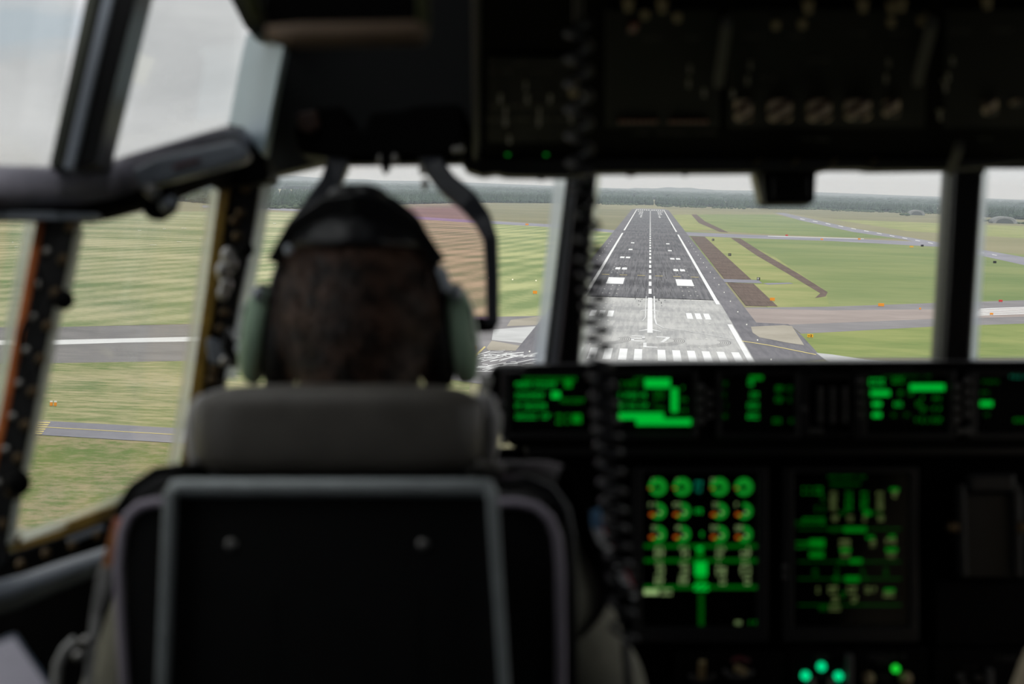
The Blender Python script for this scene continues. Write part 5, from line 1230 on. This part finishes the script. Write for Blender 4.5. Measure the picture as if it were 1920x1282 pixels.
cop, carm, CJ = build_person(.822, 2.06, .02, 'second crew member in beige, only a sleeve edge showing at the lower right corner', True, 'suit_beige', False)
# shoulder patches of the pilot
def patch(poly, d, m, name):
    MB().prism(poly, d, .004).build(name, m, parent=pil, bevel=.0012)
PDEP = 1.945
patch([(1108, 958), (1124, 952), (1134, 985), (1120, 998), (1108, 985)], PDEP, 'patch_blue', 'sleeve_patch')
patch([(1110, 990), (1126, 984), (1150, 1028), (1140, 1036), (1122, 1020)], PDEP, 'patch_white', 'sleeve_patch')
patch([(1128, 988), (1134, 990), (1152, 1026), (1146, 1028)], PDEP, 'patch_red', 'sleeve_patch')
patch([(1152, 1060), (1166, 1056), (1196, 1120), (1186, 1126), (1160, 1084)], PDEP, 'patch_white', 'sleeve_patch')
patch([(1162, 1056), (1172, 1060), (1190, 1100), (1184, 1102)], PDEP, 'patch_red', 'sleeve_patch')

# ---- headset on the pilot
mat('headset_green', (176, 208, 180), .45, var=.06, scale=20, bump=.05); mat('cup_seal', (16, 16, 17), .6); mat('band_black', (22, 23, 27), .38, var=.15, scale=60, bump=.3)
mat('slider_steel', (205, 214, 226), .35, metal=.3)
hs = thing('headset', 'pilot headset with sage green ear cups and black padded headband', 'headset', PJ(0, 0, -.06))
hc = PJ(0, 0, 0)
def arcp(a, rx, rz, dy=0): return hc+Vector((rx*math.copysign(abs(math.sin(a))**1.28, a), dy, rz*math.cos(a)+.005))
for nm, rx, rz, w, h, m, a0, a1, dy in (('headband', .088, .122, .050, .010, 'band_black', -1.5, 1.5, -.004), ('band_pad', .083, .116, .066, .016, 'band_black', -.95, .95, -.008)):
    rings = []
    for a in np.linspace(a0, a1, 26):
        c = arcp(a, rx, rz, dy); n_ = Vector((math.sin(a), 0, math.cos(a))); ww = w*(1-.35*abs(a/1.5)**2)
        rings.append([c+Vector((0, ww/2, 0))+n_*h/2, c+Vector((0, -ww/2, 0))+n_*h/2, c+Vector((0, -ww/2, 0))-n_*h/2, c+Vector((0, ww/2, 0))-n_*h/2])
    MB().loops(rings, smooth=False).build(nm, m, parent=hs, bevel=.003)
for x0, x1, a_ in ((-.045, .0, 0), (.004, .03, 0)):       # quilted pads on top of the band
    pass
for a, wq in ((-.62, .030), (-.22, .034), (.20, .034), (.60, .030)):
    c = arcp(a, .084, .126, -.012); b = MB(); b.ball(c, (wq*.62, .032, .0105), 16, 10, rot=Matrix.Rotation(a, 3, 'Y')); b.build('cushion_pad', 'band_black', parent=hs)
# padded black crown piece between the band and the back of the head
b = MB(); nu, nv = 48, 14; vs = []; fs = []
for i in range(nv+1):
    th = math.radians(4+i*(56-4)/nv)
    for j in range(nu+1):
        ph = math.pi*(.88+1.24*j/nu); k = 1.085+.012*math.sin(j*1.05)*math.sin(i*.9)
        vs.append(hc+Vector((.079*k*math.sin(th+.06*math.cos(ph*3))*math.cos(ph), .098*k*math.sin(th)*math.sin(ph), .118*k*math.cos(th))))
for i in range(nv):
    for j in range(nu): fs.append((i*(nu+1)+j, (i+1)*(nu+1)+j, (i+1)*(nu+1)+j+1, i*(nu+1)+j+1))
b.add(vs, fs, True); o = b.build('crown_pad', 'band_black', parent=hs); sd_ = o.modifiers.new('Solidify', 'SOLIDIFY'); sd_.thickness = .006; sd_.offset = 1
# rear strap crossing the crown
MB().bar([arcp(-1.15, .086, .124, -.03), arcp(-.8, .084, .121, -.052), arcp(-.4, .080, .112, -.068), arcp(0, .080, .106, -.074), arcp(.4, .080, .110, -.068), arcp(.8, .084, .118, -.052), arcp(1.15, .086, .122, -.03)], .030, .006, up=(0, 1, .35)).build('rear_strap', 'band_black', parent=hs, bevel=.002)
MB().ball(arcp(.16, .086, .118, -.07), (.008, .005, .008), 12, 8).build('stud', 'cup_seal', parent=hs)
MB().bar([CP(561, 447, 1.982), CP(600, 419, 1.982)], .010, .010, up=(0, 1, 0)).build('slider', 'slider_steel', parent=hs, bevel=.001)
MB().lathe(CP(543, 468, 1.985), (0, -1, 0), [(0, .006), (.004, .0055), (.006, .003)], 12).build('slider', 'slider_steel', parent=hs, bevel=.001)
MB().bar([CP(826, 502, 1.985), CP(842, 545, 1.985)], .010, .008, up=(0, 1, 0)).build('slider', 'slider_steel', parent=hs, bevel=.001)
for sx in (-1, 1):
    cx_ = hc+Vector((sx*.094, .004, -.016)); R_ = Matrix.Rotation(sx*math.radians(-7), 3, 'Y')
    # cup: oval dome, seal and yoke
    rings = []
    for h_, k in ((0, .86), (.004, .98), (.012, 1), (.019, .95), (.024, .8), (.028, .5), (.029, .15)):
        rings.append([cx_+R_ @ Vector((sx*h_*.95, .038*k*math.cos(a), .050*k*math.sin(a))) for a in np.linspace(0, 2*math.pi, 33)[:-1]])
    MB().loops(rings).build('ear_cup', 'headset_green', parent=hs)
    rings = []
    for h_, k in ((0, .8), (-.004, 1.04), (-.018, 1.08), (-.032, 1.0), (-.040, .6)):
        rings.append([cx_+R_ @ Vector((sx*h_, .034*k*math.cos(a), .047*k*math.sin(a))) for a in np.linspace(0, 2*math.pi, 29)[:-1]])
    MB().loops(rings).build('ear_seal', 'cup_seal', parent=hs)
    MB().bar([arcp(sx*1.35, .090, .128, -.002), cx_+Vector((sx*.006, 0, .052)), cx_+Vector((sx*.018, -.022, .026)), cx_+Vector((sx*.022, -.026, -.004))], .008, .006, up=(0, 1, 0)).build('yoke', 'cup_seal', parent=hs, bevel=.001)
    MB().ball(cx_+Vector((sx*.024, -.020, -.012)), (.006, .005, .006), 12, 8).build('pivot_screw', 'slider_steel', parent=hs)
    MB().ball(cx_+Vector((sx*.006, -.028, .044)), (.007, .006, .008), 12, 8).build('adjuster_knob', 'slider_steel', parent=hs)
cx_ = hc+Vector((-.094, .004, -.016))
MB().tube([cx_+Vector((-.02, .03, -.02)), cx_+Vector((-.01, .09, -.045)), cx_+Vector((.03, .125, -.06)), cx_+Vector((.07, .13, -.06))], .003, 8).build('microphone_boom', 'cup_seal', parent=hs)
MB().ball(cx_+Vector((.08, .13, -.06)), (.014, .008, .010), 12, 8).build('microphone', 'cup_seal', parent=hs)
MB().tube([cx_+Vector((.0, -.005, -.046)), cx_+Vector((.01, -.02, -.08)), cx_+Vector((.0, -.02, -.14)), cx_+Vector((-.02, .03, -.22))], .003, 8).build('cable', 'cup_seal', parent=hs)
